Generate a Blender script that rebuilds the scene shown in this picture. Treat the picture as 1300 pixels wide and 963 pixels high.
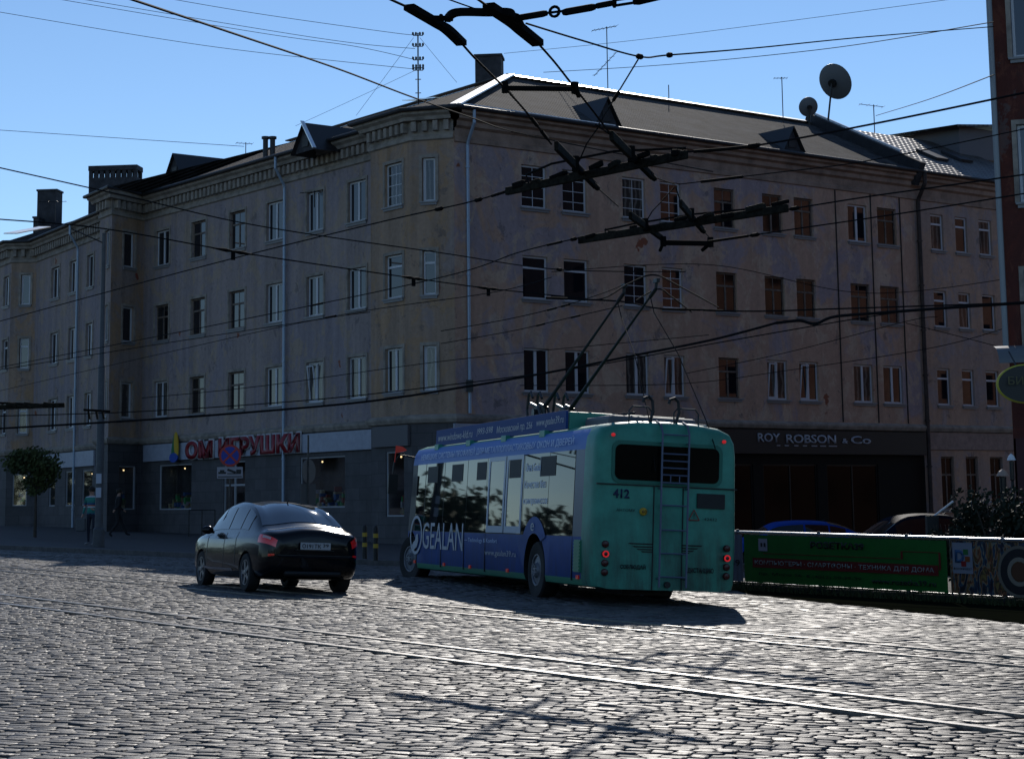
import bpy, bmesh, math, random
import numpy as np
from mathutils import Vector, Matrix, Euler
random.seed(7)
rad = math.radians
for o in list(bpy.data.objects): bpy.data.objects.remove(o)
SC = bpy.context.scene
COL = SC.collection

# ------------------------------------------------------------------ camera
CAM_F, CAM_CY, CAM_P, CAM_R, CAM_H = 2471.0, 279.73, .14572, -.01255, 1.5
_c, _s = math.cos(CAM_P), math.sin(CAM_P)
_r = np.array([1., 0, 0]); FW = np.array([0, _c, _s]); _u = np.array([0, -_s, _c])
CR = math.cos(CAM_R)*_r + math.sin(CAM_R)*_u
CU = -math.sin(CAM_R)*_r + math.cos(CAM_R)*_u
cam_d = bpy.data.cameras.new('camera'); cam = bpy.data.objects.new('camera', cam_d); COL.objects.link(cam)
M = Matrix(((CR[0], CU[0], -FW[0], 0), (CR[1], CU[1], -FW[1], 0), (CR[2], CU[2], -FW[2], CAM_H), (0, 0, 0, 1)))
cam.matrix_world = M
cam_d.sensor_width = 36; cam_d.lens = CAM_F/1300*36
cam_d.shift_y = -(481.5-CAM_CY)/1300
cam_d.clip_end = 6000; cam_d.clip_start = .1
SC.camera = cam
# ------------------------------------------------------------------ light
SUN_EL, SUN_AZ = rad(28.5), rad(5)
W = bpy.data.worlds.new('World'); SC.world = W; W.use_nodes = True
nt = W.node_tree; bg = nt.nodes['Background']
sky = nt.nodes.new('ShaderNodeTexSky'); sky.sky_type = 'NISHITA'; sky.sun_disc = False
sky.sun_elevation = SUN_EL; sky.sun_rotation = SUN_AZ
sky.air_density = 1.0; sky.dust_density = 0.0; sky.ozone_density = 2.0; sky.altitude = 1800
tn = nt.nodes.new('ShaderNodeMix'); tn.data_type = 'RGBA'; tn.blend_type = 'MULTIPLY'; tn.inputs[0].default_value = 1; tn.inputs[7].default_value = (.90, 1.0, 1.08, 1)
nt.links.new(sky.outputs[0], tn.inputs[6]); nt.links.new(tn.outputs[2], bg.inputs[0]); bg.inputs[1].default_value = .14
sd = bpy.data.lights.new('sun', 'SUN'); sd.energy = 4.0; sd.angle = rad(.5); sd.color = (1, .94, .86)
so = bpy.data.objects.new('sun', sd); COL.objects.link(so)
sv = Vector((math.sin(SUN_AZ)*math.cos(SUN_EL), math.cos(SUN_AZ)*math.cos(SUN_EL), math.sin(SUN_EL)))
so.rotation_euler = sv.to_track_quat('Z', 'Y').to_euler(); so.location = sv*80
SC.view_settings.view_transform = 'Standard'; SC.view_settings.look = 'None'
SC.view_settings.exposure = -0.35; SC.view_settings.gamma = 1
try: SC.view_settings.use_curve_mapping = False
except Exception: pass
SC.render.engine = 'CYCLES'
SC.cycles.max_bounces = 6; SC.cycles.transparent_max_bounces = 8

# ------------------------------------------------------------------ places seen from the station point
def ray(x, y): return (x-650)/CAM_F*CR - (y-CAM_CY)/CAM_F*CU + FW
def at(x, y, Z): d = ray(x, y); return Vector((0, 0, CAM_H)) + Vector(d*(Z/d[1]))
def hp(x, y, h): d = ray(x, y); return Vector((0, 0, CAM_H)) + Vector(d*((h-CAM_H)/d[2]))
def G(x): return -.03*max(-45, min(45, x))
def gr(x, y, dz=0): d = ray(x, y); return Vector((0, 0, CAM_H)) + Vector(d*((dz-CAM_H)/(d[2]+.03*d[0])))
def onplane(x, y, n, c): d = ray(x, y); return Vector((0, 0, CAM_H)) + Vector(d*(c/(n[0]*d[0]+n[1]*d[1])))

# ------------------------------------------------------------------ materials
MATS = {}
def mat(name, col=(.5, .5, .5), rough=.6, metal=0., ior=1.45, noise=0., nscale=4., bump=0., bscale=20., col2=None, emit=None, estr=1., coat=0.):
    if name in MATS: return MATS[name]
    m = bpy.data.materials.new(name); m.use_nodes = True; MATS[name] = m
    t = m.node_tree; b = t.nodes['Principled BSDF']
    b.inputs['Base Color'].default_value = (*col, 1); b.inputs['Roughness'].default_value = rough
    b.inputs['Metallic'].default_value = metal; b.inputs['IOR'].default_value = ior
    if coat: b.inputs['Coat Weight'].default_value = coat; b.inputs['Coat Roughness'].default_value = .05
    if emit: b.inputs['Emission Color'].default_value = (*emit, 1); b.inputs['Emission Strength'].default_value = estr
    if noise or col2 or bump:
        g = t.nodes.new('ShaderNodeNewGeometry')
    if noise or col2:
        n = t.nodes.new('ShaderNodeTexNoise'); n.inputs['Scale'].default_value = nscale; n.inputs['Detail'].default_value = 6; n.inputs['Roughness'].default_value = .65
        t.links.new(g.outputs['Position'], n.inputs['Vector'])
        r = t.nodes.new('ShaderNodeValToRGB'); r.color_ramp.elements[0].position = .35; r.color_ramp.elements[1].position = .65
        c2 = col2 or tuple(min(1, c*(1+noise)) for c in col); c1 = col if col2 else tuple(c*(1-noise) for c in col)
        r.color_ramp.elements[0].color = (*c1, 1); r.color_ramp.elements[1].color = (*c2, 1)
        t.links.new(n.outputs['Fac'], r.inputs['Fac']); t.links.new(r.outputs[0], b.inputs['Base Color'])
    if bump:
        n2 = t.nodes.new('ShaderNodeTexNoise'); n2.inputs['Scale'].default_value = bscale; n2.inputs['Detail'].default_value = 4
        t.links.new(g.outputs['Position'], n2.inputs['Vector'])
        bp = t.nodes.new('ShaderNodeBump'); bp.inputs['Strength'].default_value = bump; bp.inputs['Distance'].default_value = .02
        t.links.new(n2.outputs['Fac'], bp.inputs['Height']); t.links.new(bp.outputs[0], b.inputs['Normal'])
    return m

class NT:  # small node helper
    def __init__(s, name, rough=.8):
        m = bpy.data.materials.new(name); m.use_nodes = True; MATS[name] = m; s.m = m; s.t = m.node_tree; s.b = s.t.nodes['Principled BSDF']; s.b.inputs['Roughness'].default_value = rough
        s.g = s.t.nodes.new('ShaderNodeNewGeometry'); s.pos = s.g.outputs['Position']
    def link(s, a, b): s.t.links.new(a, b)
    def noise(s, scale, detail=5, vec=None, rough=.6, dist=0):
        n = s.t.nodes.new('ShaderNodeTexNoise'); n.inputs['Scale'].default_value = scale; n.inputs['Detail'].default_value = detail; n.inputs['Roughness'].default_value = rough; n.inputs['Distortion'].default_value = dist
        s.link(vec or s.pos, n.inputs['Vector']); return n.outputs['Fac']
    def scale(s, v, sc, loc=(0, 0, 0)):
        n = s.t.nodes.new('ShaderNodeMapping'); n.inputs['Scale'].default_value = sc; n.inputs['Location'].default_value = loc; s.link(v, n.inputs['Vector']); return n.outputs[0]
    def ramp(s, f, stops):
        r = s.t.nodes.new('ShaderNodeValToRGB'); e = r.color_ramp.elements
        while len(e) < len(stops): e.new(.5)
        for k, (p, c) in enumerate(stops):
            e[k].position = p; e[k].color = (*c, 1) if isinstance(c, tuple) else (c, c, c, 1)
        s.link(f, r.inputs['Fac']); return r.outputs[0]
    def mix(s, f, a, b, mode='MIX'):
        n = s.t.nodes.new('ShaderNodeMix'); n.data_type = 'RGBA'; n.blend_type = mode
        for i, v in ((0, f), (6, a), (7, b)):
            if isinstance(v, (int, float)): n.inputs[i].default_value = v if i == 0 else (v, v, v, 1)
            elif isinstance(v, tuple): n.inputs[i].default_value = (*v, 1)
            else: s.link(v, n.inputs[i])
        return n.outputs[2]
    def math(s, op, a, b=0., c=None):
        n = s.t.nodes.new('ShaderNodeMath'); n.operation = op
        for i, v in enumerate((a, b, c)):
            if v is None: continue
            if isinstance(v, (int, float)): n.inputs[i].default_value = v
            else: s.link(v, n.inputs[i])
        return n.outputs[0]
    def dot(s, vec):
        n = s.t.nodes.new('ShaderNodeVectorMath'); n.operation = 'DOT_PRODUCT'; s.link(s.pos, n.inputs[0]); n.inputs[1].default_value = vec; return n.outputs['Value']
    def bump(s, h, st=.4, dist=.02):
        n = s.t.nodes.new('ShaderNodeBump'); n.inputs['Strength'].default_value = st; n.inputs['Distance'].default_value = dist; s.link(h, n.inputs['Height']); s.link(n.outputs[0], s.b.inputs['Normal'])
    def color(s, c): s.link(c, s.b.inputs['Base Color'])

def plaster(name, ca, cb, cc, peel=(.22, .07, .035), seed=0., streak=.5):
    m = NT(name, .92)
    big = m.noise(.34, 5, m.scale(m.pos, (1, 1, .8), (seed, seed*2, 0)), .65, .8)
    c = m.mix(m.ramp(big, [(.44, 0.), (.50, 1.)]), ca, cb)
    mid = m.noise(1.15, 8, m.scale(m.pos, (1, 1, .7), (seed+9, 3, 5)), .72, .6)
    c = m.mix(m.ramp(mid, [(.53, 0.), (.56, .7)]), c, cc)
    st = m.noise(1.0, 5, m.scale(m.pos, (2.2, 2.2, .14), (seed, 0, 0)), .6)
    c = m.mix(m.ramp(st, [(.35, .75), (.7, 1.15)]), c, c, 'MIX')
    dk = m.ramp(st, [(.3, .62), (.62, 1.)])
    c = m.mix(streak, c, m.mix(1., c, dk, 'MULTIPLY'))
    fine = m.noise(6, 6, None, .7)
    c = m.mix(.5, c, m.mix(1., c, m.ramp(fine, [(.3, .7), (.7, 1.2)]), 'MULTIPLY'))
    pe = m.noise(.8, 4, m.scale(m.pos, (1, 1, 1), (seed+30, 12, 7)), .5, .2)
    c = m.mix(m.ramp(pe, [(.715, 0.), (.73, 1.)]), c, peel)
    cr = m.t.nodes.new('ShaderNodeTexVoronoi'); cr.feature = 'DISTANCE_TO_EDGE'; cr.inputs['Scale'].default_value = .55
    wv = m.t.nodes.new('ShaderNodeVectorMath'); wv.operation = 'ADD'; nn_ = m.t.nodes.new('ShaderNodeTexNoise'); nn_.inputs['Scale'].default_value = 1.6; nn_.inputs['Detail'].default_value = 5; m.link(m.pos, nn_.inputs['Vector']); m.link(m.pos, wv.inputs[0]); m.link(nn_.outputs['Color'], wv.inputs[1]); m.link(wv.outputs[0], cr.inputs['Vector'])
    c = m.mix(m.ramp(cr.outputs['Distance'], [(0., .32), (.007, 0.)]), c, (.03, .026, .024))
    dp = m.noise(1.1, 7, m.scale(m.pos, (1, 1, .8), (seed+50, 2, 9)), .75, .3)
    c = m.mix(m.ramp(dp, [(.60, 0.), (.63, .55)]), c, (.10, .085, .085))
    m.color(c); m.bump(m.math('ADD', fine, mid), .5, .03)
    return m.m
dR = Vector((.7935, .6087, 0)); dA = Vector((.6085, -.7935, 0)); dF = Vector((.8617, .5074, 0))
dF = Vector((.5074, -.8617, 0))
P_R = plaster('plaster_ochre_grey', (.33, .26, .265), (.44, .28, .20), (.50, .37, .27), seed=3)
P_A = plaster('plaster_violet_grey', (.28, .235, .245), (.31, .25, .235), (.37, .28, .20), seed=11, streak=.7)
P_B = plaster('plaster_bay', (.31, .245, .22), (.35, .245, .175), (.40, .25, .14), peel=(.20, .05, .03), seed=21, streak=.8)
P_W = plaster('plaster_wing', (.42, .28, .20), (.36, .26, .21), (.30, .25, .25), seed=40)
TRIM = mat('old_cornice_plaster', (.26, .225, .19), .9, noise=.3, nscale=2.5, bump=.3)
STONE = NT('dark_stone_cladding', .7)
_b = STONE.t.nodes.new('ShaderNodeTexBrick'); _b.inputs['Scale'].default_value = 1; _b.inputs['Brick Width'].default_value = .9; _b.inputs['Row Height'].default_value = .45; _b.inputs['Mortar Size'].default_value = .008
_b.inputs['Color1'].default_value = (.055, .052, .055, 1); _b.inputs['Color2'].default_value = (.072, .068, .072, 1); _b.inputs['Mortar'].default_value = (.02, .02, .02, 1)
_cx = STONE.t.nodes.new('ShaderNodeCombineXYZ'); STONE.link(STONE.dot(tuple(dA)), _cx.inputs[0]); STONE.link(STONE.dot((0, 0, 1)), _cx.inputs[1]); STONE.link(_cx.outputs[0], _b.inputs['Vector'])
STONE.color(STONE.mix(.6, _b.outputs[0], STONE.mix(1., _b.outputs[0], STONE.ramp(STONE.noise(2), [(.3, .6), (.7, 1.3)]), 'MULTIPLY'))); STONE = STONE.m
def roofmat(name, d, period, base, tile=0):
    m = NT(name, .9); m.b.inputs['Specular IOR Level'].default_value = .12
    u = m.dot(tuple(d)); w = m.math('SINE', m.math('MULTIPLY', u, 2*math.pi/period))
    h = w
    if tile:
        v = m.math('SINE', m.math('MULTIPLY', m.dot((0, 0, 1)), 2*math.pi/tile)); h = m.math('ADD', w, v)
    n = m.noise(1.2, 6, None, .7)
    c = m.mix(1., base, m.ramp(n, [(.36, .4), (.64, 1.5)]), 'MULTIPLY')
    rowl = m.math('SINE', m.math('MULTIPLY', m.dot((0, 0, 1)), 2*math.pi/.55))
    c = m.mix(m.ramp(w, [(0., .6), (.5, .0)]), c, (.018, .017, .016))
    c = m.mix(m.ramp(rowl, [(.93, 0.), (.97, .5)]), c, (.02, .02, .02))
    m.color(c); m.bump(m.math('MULTIPLY', h, .5), .9, .05)
    return m.m
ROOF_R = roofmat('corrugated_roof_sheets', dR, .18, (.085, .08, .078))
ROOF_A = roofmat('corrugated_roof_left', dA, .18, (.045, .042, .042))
ROOF_T = roofmat('glazed_roof_tiles', dR, .33, (.10, .09, .08), .17); ROOF_T.node_tree.nodes['Principled BSDF'].inputs['Specular IOR Level'].default_value = .5; ROOF_T.node_tree.nodes['Principled BSDF'].inputs['Roughness'].default_value = .5
ZINC = mat('bright_zinc_capping', (.85, .85, .83), .4, 1., noise=.1, nscale=6)
GUTTER = mat('gutter_metal', (.03, .03, .032), .5, .3)
PIPE = mat('grey_blue_downpipe', (.26, .33, .42), .4, .3)
PIPED = mat('rusty_downpipe', (.035, .022, .018), .7, noise=.5)
GLASS = mat('window_glass', (.006, .008, .013), .02, ior=1.72)
GLASSD = mat('window_glass_dim', (.008, .008, .009), .05, ior=1.6)
_g = NT('window_glass_curtain', .06); _g.b.inputs['IOR'].default_value = 1.6
_w = _g.math('SINE', _g.math('MULTIPLY_ADD', _g.math('ADD', _g.dot((.7935, .6087, 0)), _g.dot((.6085, -.7935, 0))), 26., _g.math('MULTIPLY', _g.noise(1.5, 3), 9.)))
_g.color(_g.ramp(_w, [(.0, (.035, .032, .03)), (1., (.12, .11, .10))])); GLASSC = _g.m
UPVC = mat('white_window_plastic', (.50, .51, .54), .4)
WOOD = mat('weathered_window_wood', (.13, .10, .08), .7, noise=.4, nscale=8)
SILL = mat('window_sill_metal', (.22, .22, .23), .5)
BLACK = mat('black_paint', (.008, .008, .008), .5)
RUBBER = mat('rubber', (.012, .012, .012), .8, bump=.2, bscale=60)
STEEL = mat('dark_steel', (.05, .05, .052), .45, .7, noise=.3)
WIRE = mat('blackened_copper_wire', (.010, .010, .011), .85, 0, 1.15)

# ------------------------------------------------------------------ mesh builder
class MB:
    def __init__(s): s.v = []; s.f = []; s.mi = []
    def add(s, vs, fs, mi=0):
        o = len(s.v); s.v += [tuple(v) for v in vs]; s.f += [tuple(i+o for i in f) for f in fs]; s.mi += [mi]*len(fs); return s
    def quad(s, a, b, c, d, mi=0): return s.add([a, b, c, d], [(0, 1, 2, 3)], mi)
    def poly(s, pts, mi=0): return s.add(pts, [tuple(range(len(pts)))], mi)
    def box(s, x0, x1, y0, y1, z0, z1, T=None, mi=0):
        vs = [Vector((x, y, z)) for z in (z0, z1) for y in (y0, y1) for x in (x0, x1)]
        if T is not None: vs = [T @ v for v in vs]
        return s.add(vs, [(0, 2, 3, 1), (4, 5, 7, 6), (0, 1, 5, 4), (2, 6, 7, 3), (0, 4, 6, 2), (1, 3, 7, 5)], mi)
    def tube(s, pts, r, n=8, mi=0, cap=True):
        pts = [Vector(p) for p in pts]; rs = r if isinstance(r, (list, tuple)) else [r]*len(pts)
        o = len(s.v); prev = None
        for i, p in enumerate(pts):
            t = (pts[min(i+1, len(pts)-1)]-pts[max(i-1, 0)]).normalized()
            a = Vector((0, 0, 1)) if abs(t.z) < .9 else Vector((1, 0, 0))
            if prev is None: x = t.cross(a).normalized()
            else: x = (prev - t*prev.dot(t)).normalized()
            prev = x; y = t.cross(x)
            for k in range(n):
                an = 2*math.pi*k/n; s.v.append(tuple(p+(x*math.cos(an)+y*math.sin(an))*rs[i]))
        for i in range(len(pts)-1):
            for k in range(n):
                a = o+i*n+k; b = o+i*n+(k+1) % n; s.f.append((a, b, b+n, a+n)); s.mi.append(mi)
        if cap:
            s.f.append(tuple(o+k for k in reversed(range(n)))); s.mi.append(mi)
            e = o+(len(pts)-1)*n; s.f.append(tuple(e+k for k in range(n))); s.mi.append(mi)
        return s
    def lathe(s, prof, n=24, T=None, mi=0):
        o = len(s.v)
        for (r, z) in prof:
            for k in range(n):
                a = 2*math.pi*k/n; v = Vector((r*math.cos(a), r*math.sin(a), z)); s.v.append(tuple(T @ v if T is not None else v))
        for i in range(len(prof)-1):
            for k in range(n):
                a = o+i*n+k; b = o+i*n+(k+1) % n; s.f.append((a, b, b+n, a+n)); s.mi.append(mi)
        if prof[0] == prof[-1]: return s
        if prof[0][0] > 1e-4: s.f.append(tuple(o+k for k in reversed(range(n)))); s.mi.append(mi)
        if prof[-1][0] > 1e-4: e = o+(len(prof)-1)*n; s.f.append(tuple(e+k for k in range(n))); s.mi.append(mi)
        return s
    def ball(s, c, r, n=10, m=6, mi=0, sc=(1, 1, 1)):
        prof = [(max(r*math.sin(math.pi*i/m), 0), -r*math.cos(math.pi*i/m)) for i in range(m+1)]
        return s.lathe(prof, n, Matrix.Translation(c) @ Matrix.Diagonal((*sc, 1)), mi)
    def build(s, name, mats, parent=None, smooth=False, bevel=0):
        me = bpy.data.meshes.new(name); me.from_pydata(s.v, [], s.f)
        if not isinstance(mats, (list, tuple)): mats = [mats]
        for m in mats: me.materials.append(m)
        me.polygons.foreach_set('material_index', s.mi)
        if smooth: me.polygons.foreach_set('use_smooth', [True]*len(me.polygons))
        me.update()
        o = bpy.data.objects.new(name, me); COL.objects.link(o)
        if parent: o.parent = parent
        if bevel:
            bv = o.modifiers.new('bevel', 'BEVEL'); bv.width = bevel; bv.segments = 2; bv.limit_method = 'ANGLE'
        if smooth:
            try:
                bm = bmesh.new(); bm.from_mesh(me); bmesh.ops.remove_doubles(bm, verts=bm.verts, dist=1e-5); bmesh.ops.recalc_face_normals(bm, faces=bm.faces)
                for e in bm.edges:
                    if len(e.link_faces) == 2 and e.calc_face_angle(0) > rad(38): e.smooth = False
                bm.to_mesh(me); bm.free()
            except Exception as ex: print('smooth', ex)
        return o
def tag(o, label, cat, group=None, kind=None):
    o['label'] = label; o['category'] = cat
    if group: o['group'] = group
    if kind: o['kind'] = kind
    return o
def struct(o, kind='structure', label=None): o['kind'] = kind; return o
def thing(name, label, cat, loc=(0, 0, 0), rot=(0, 0, 0), group=None):
    o = bpy.data.objects.new(name, None); COL.objects.link(o); o.location = loc; o.rotation_euler = rot; o.empty_display_size = .3
    return tag(o, label, cat, group)
def frameT(o, x, z, n=None):
    x = Vector(x).normalized(); z = Vector(z).normalized(); y = z.cross(x)
    return Matrix(((x.x, y.x, z.x, o[0]), (x.y, y.y, z.y, o[1]), (x.z, y.z, z.z, o[2]), (0, 0, 0, 1)))
def text(body, o, xa, up, w, h, m, name='lettering', parent=None, ext=.002, shear=0., bold=0.):
    cu = bpy.data.curves.new('t', 'FONT'); cu.body = body; cu.extrude = .0; cu.align_x = 'LEFT'; cu.resolution_u = 3; cu.shear = shear; cu.offset = bold
    t = bpy.data.objects.new('t', cu); COL.objects.link(t); bpy.context.view_layer.update()
    me = bpy.data.meshes.new_from_object(t.evaluated_get(bpy.context.evaluated_depsgraph_get()))
    bpy.data.objects.remove(t); bpy.data.curves.remove(cu)
    n = len(me.vertices)
    if n == 0: print('EMPTY TEXT', body); return None
    co = np.empty(n*3); me.vertices.foreach_get('co', co); co = co.reshape(-1, 3)
    mn, mx = co.min(0), co.max(0)
    co[:, 0] = (co[:, 0]-mn[0])/(mx[0]-mn[0])*w; co[:, 1] = (co[:, 1]-mn[1])/(mx[1]-mn[1])*h; co[:, 2] = 0
    xa = np.array(Vector(xa).normalized()); up = np.array(Vector(up).normalized()); nn = np.cross(xa, up)
    P = np.array(o)[None, :] + co[:, :1]*xa + co[:, 1:2]*up
    me.vertices.foreach_set('co', P.ravel())
    bm = bmesh.new(); bm.from_mesh(me)
    if ext:
        r = bmesh.ops.extrude_face_region(bm, geom=bm.faces[:]); vs = [g for g in r['geom'] if isinstance(g, bmesh.types.BMVert)]
        bmesh.ops.translate(bm, verts=vs, vec=Vector(nn)*ext)
        bmesh.ops.recalc_face_normals(bm, faces=bm.faces)
    bm.to_mesh(me); bm.free()
    me.materials.clear(); me.materials.append(m); me.name = name
    ob = bpy.data.objects.new(name, me); COL.objects.link(ob)
    if parent: ob.parent = parent
    return ob
def bake(o):
    """apply modifiers of o"""
    bpy.context.view_layer.update()
    me = bpy.data.meshes.new_from_object(o.evaluated_get(bpy.context.evaluated_depsgraph_get()))
    o.modifiers.clear(); old = o.data; o.data = me; me.name = o.name; return o
def cut(o, cutters):
    for c in cutters:
        md = o.modifiers.new('b', 'BOOLEAN'); md.operation = 'DIFFERENCE'; md.object = c; md.solver = 'EXACT'
    bake(o)
    for c in cutters: bpy.data.objects.remove(c)

# ------------------------------------------------------------------ ground
rd = Vector((.605, -.796, 0)); rn = Vector((.796, .605, 0))   # tram rails: direction and normal
xs = [-3000, -600, -200, -45, 0, 45, 200, 600, 3000]; ys = [-800, -50, 0, 20, 60, 120, 300, 900, 4000]
gm = MB()
gm.v = [(x, y, G(x)-.035) for y in ys for x in xs]
for j in range(len(ys)-1):
    for i in range(len(xs)-1): a = j*len(xs)+i; gm.f.append((a, a+1, a+1+len(xs), a+len(xs))); gm.mi.append(0)
GRND = mat('sand_and_grit_joints', (.035, .032, .028), .9, noise=.4, nscale=12, bump=.5, bscale=60)
struct(gm.build('ground', GRND))
# setts
cob = NT('worn_granite_setts', .4)
ri = cob.g.outputs['Random Per Island']
c = cob.ramp(ri, [(0., (.055, .053, .052)), (.5, (.082, .078, .075)), (1., (.12, .115, .108))])
c = cob.mix(.6, c, cob.mix(1., c, cob.ramp(cob.noise(25, 4), [(.3, .6), (.7, 1.3)]), 'MULTIPLY'))
c = cob.mix(.75, c, cob.mix(1., c, cob.ramp(cob.noise(.5, 5), [(.35, .55), (.65, 1.25)]), 'MULTIPLY'))
cob.color(c)
cob.b.inputs['Specular IOR Level'].default_value = .27
rr = cob.math('MULTIPLY_ADD', cob.noise(40, 3), .22, cob.math('MULTIPLY_ADD', ri, .22, .40)); cob.link(rr, cob.b.inputs['Roughness'])
cob.bump(cob.math('MULTIPLY_ADD', cob.noise(3.0, 2), 2.5, cob.noise(38, 5)), .35, .014)
def setts(name, d, zone, rowh, lmin, lmax, gap, dome, tilt, seed, wav=.12):
    rng = np.random.default_rng(seed); d = np.array(d)/np.linalg.norm(d); e = np.array([-d[1], d[0]])
    P = []; L = []; Wd = []
    R = 75
    vs = np.arange(-R, R, rowh)
    for v in vs:
        n = int(2*R/((lmin+lmax)/2)); ll = rng.uniform(lmin, lmax, n); u = np.cumsum(ll)-ll/2-R+rng.uniform(0, .3)
        p = np.outer(u, d)+(v+wav*np.sin(u*.55+v*.23)+.5*wav*np.sin(u*1.3+1))[:, None]*e
        P.append(p); L.append(ll); Wd.append(np.full(n, rowh))
    P = np.concatenate(P); L = np.concatenate(L); Wd = np.concatenate(Wd)
    P = P+np.array([0, 36.0])
    nn = P[:, 0]*rn.x+P[:, 1]*rn.y
    keep = (P[:, 1] > 9.0) & (np.abs(P[:, 0]) < .36*P[:, 1]+2.0) & zone(P, nn)
    for k in RAILS: keep &= np.abs(nn-k-.02) > .135
    P = P[keep]; L = L[keep]; Wd = Wd[keep]; n = len(P)
    hl = (L-gap*rng.uniform(.6, 1.6, n))/2; hw = (Wd-gap*rng.uniform(.6, 1.6, n))/2
    z0 = -.03*P[:, 0]; h = rng.normal(0, .004, n); tx = rng.normal(0, tilt, n); ty = rng.normal(0, tilt, n); rot = rng.normal(0, .05, n)
    V = np.zeros((n, 12, 3)); cs = [(-1, -1), (1, -1), (1, 1), (-1, 1)]
    b = .013
    for ring, (ins, dz) in enumerate(((0., -.045), (0., -dome), (b, 0.))):
        for k, (a, c_) in enumerate(cs):
            lu = a*(hl-ins)*(1+rng.normal(0, .04, n)); lv = c_*(hw-ins)*(1+rng.normal(0, .05, n))
            x = lu*np.cos(rot)-lv*np.sin(rot); y = lu*np.sin(rot)+lv*np.cos(rot)
            px = P[:, 0]+x*d[0]+y*e[0]; py = P[:, 1]+x*d[1]+y*e[1]
            V[:, ring*4+k, 0] = px; V[:, ring*4+k, 1] = py; V[:, ring*4+k, 2] = z0-.03*(px-P[:, 0])*1+h+dz+(lu*tx+lv*ty)*(ring > 0)
    base = np.arange(n)[:, None, None]*12
    Fc = [[8, 9, 10, 11]]+[[4+k, 4+(k+1) % 4, 8+(k+1) % 4, 8+k] for k in range(4)]+[[k, (k+1) % 4, 4+(k+1) % 4, 4+k] for k in range(4)]
    F = (base+np.array(Fc)[None]).reshape(-1, 4)
    me = bpy.data.meshes.new(name); me.vertices.add(n*12); me.vertices.foreach_set('co', V.ravel())
    me.loops.add(len(F)*4); me.loops.foreach_set('vertex_index', F.ravel().astype(np.int32))
    me.polygons.add(len(F)); me.polygons.foreach_set('loop_start', np.arange(0, len(F)*4, 4)); me.polygons.foreach_set('loop_total', np.full(len(F), 4))
    me.polygons.foreach_set('use_smooth', np.ones(len(F), dtype=bool))
    me.update(calc_edges=True); me.materials.append(cob.m)
    o = bpy.data.objects.new(name, me); COL.objects.link(o); o['kind'] = 'structure'; print(name, n); return o
RAILS = (17.1, 16.1, 12.2, 11.2)
KERB = [(-45, 79), (-12, 55), (-4.06, 49), (1.5, 46.6), (5, 50), (30, 70)]
def kerb_y(x):
    return np.interp(x, [k[0] for k in KERB], [k[1] for k in KERB])
shade_strip = lambda P: (P[:, 0] > 4.4) & (P[:, 1] > 35-(P[:, 0]-4.4)*2.71)  # area kept free of setts for the painted shade strip
road = lambda P: (P[:, 1] < kerb_y(P[:, 0])-.1) & ~shade_strip(P)
setts('cobbled_square', (.97, -.24), lambda P, n: (n <= 11.0) & road(P), .105, .11, .19, .011, .005, .027, 1)
setts('cobbled_tramway', (.88, .47), lambda P, n: (n > 11.0) & (n <= 17.3) & road(P), .11, .12, .20, .011, .005, .027, 2)
setts('cobbled_roadway', (.55, -.83), lambda P, n: (n > 17.3) & road(P), .15, .17, .28, .011, .005, .02, 3, .04)
RAILM = mat('polished_rail_steel', (.28, .27, .26), .32, .9, noise=.3, nscale=30)
for i, (k, lb) in enumerate(zip(RAILS, ('tram rail farthest from the viewer, running under the trolleybus shadow', 'second tram rail from the far side, next to the black sedan shadow', 'inner rail of the nearer tram track, crossing the lower picture', 'nearest tram rail, edged by broken dark setts'))):
    rb = MB(); T = frameT(rn*k, rd, (0, 0, 1))
    def Z(x): return 0
    for s0 in range(-50, 12, 2):
        a = rn*k+rd*s0; b = rn*k+rd*(s0+2)
        for (o0, o1, za, zb) in ((-.04, .035, .014, .014), (.035, .085, -.03, -.03), (.085, .105, .008, .008)):
            A0 = a+rn*o0; A1 = a+rn*o1; B0 = b+rn*o0; B1 = b+rn*o1
            q = [Vector((p.x, p.y, G(p.x)+z)) for p, z in ((A0, za), (A1, zb), (B1, zb), (B0, za))]
            rb.poly(q); lo = [v-Vector((0, 0, .05)) for v in q]
            for m0 in range(4): rb.quad(q[m0], q[(m0+1) % 4], lo[(m0+1) % 4], lo[m0])
    tag(rb.build('tram_rail', RAILM), lb, 'tram rail', 'tram rails set in the cobbles')
# pavement + kerb
pv = MB(); kb = MB()
back = [(-60, 125), (-20, 95), (-2, 75), (0, 75), (10, 82), (36, 104)]
for (a, b), (c_, d_) in zip(zip(KERB, KERB[1:]), zip(back, back[1:])):
    q = [Vector((p[0], p[1], G(p[0])+.13)) for p in (a, b, d_, c_)]
    pv.poly(q)
    A, B = q[0], q[1]; t = (B-A).normalized(); nrm = Vector((t.y, -t.x, 0))
    o = nrm*.14
    kb.poly([A+o, B+o, B, A]); kb.quad(A+o-Vector((0, 0, .2)), B+o-Vector((0, 0, .2)), B+o, A+o)
for v in range(len(kb.v)): kb.v[v] = (kb.v[v][0], kb.v[v][1], kb.v[v][2]+.004)
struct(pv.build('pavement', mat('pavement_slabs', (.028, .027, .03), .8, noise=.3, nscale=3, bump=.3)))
struct(kb.build('kerb', mat('kerb_granite', (.085, .08, .078), .7, noise=.3, nscale=6)))
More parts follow.
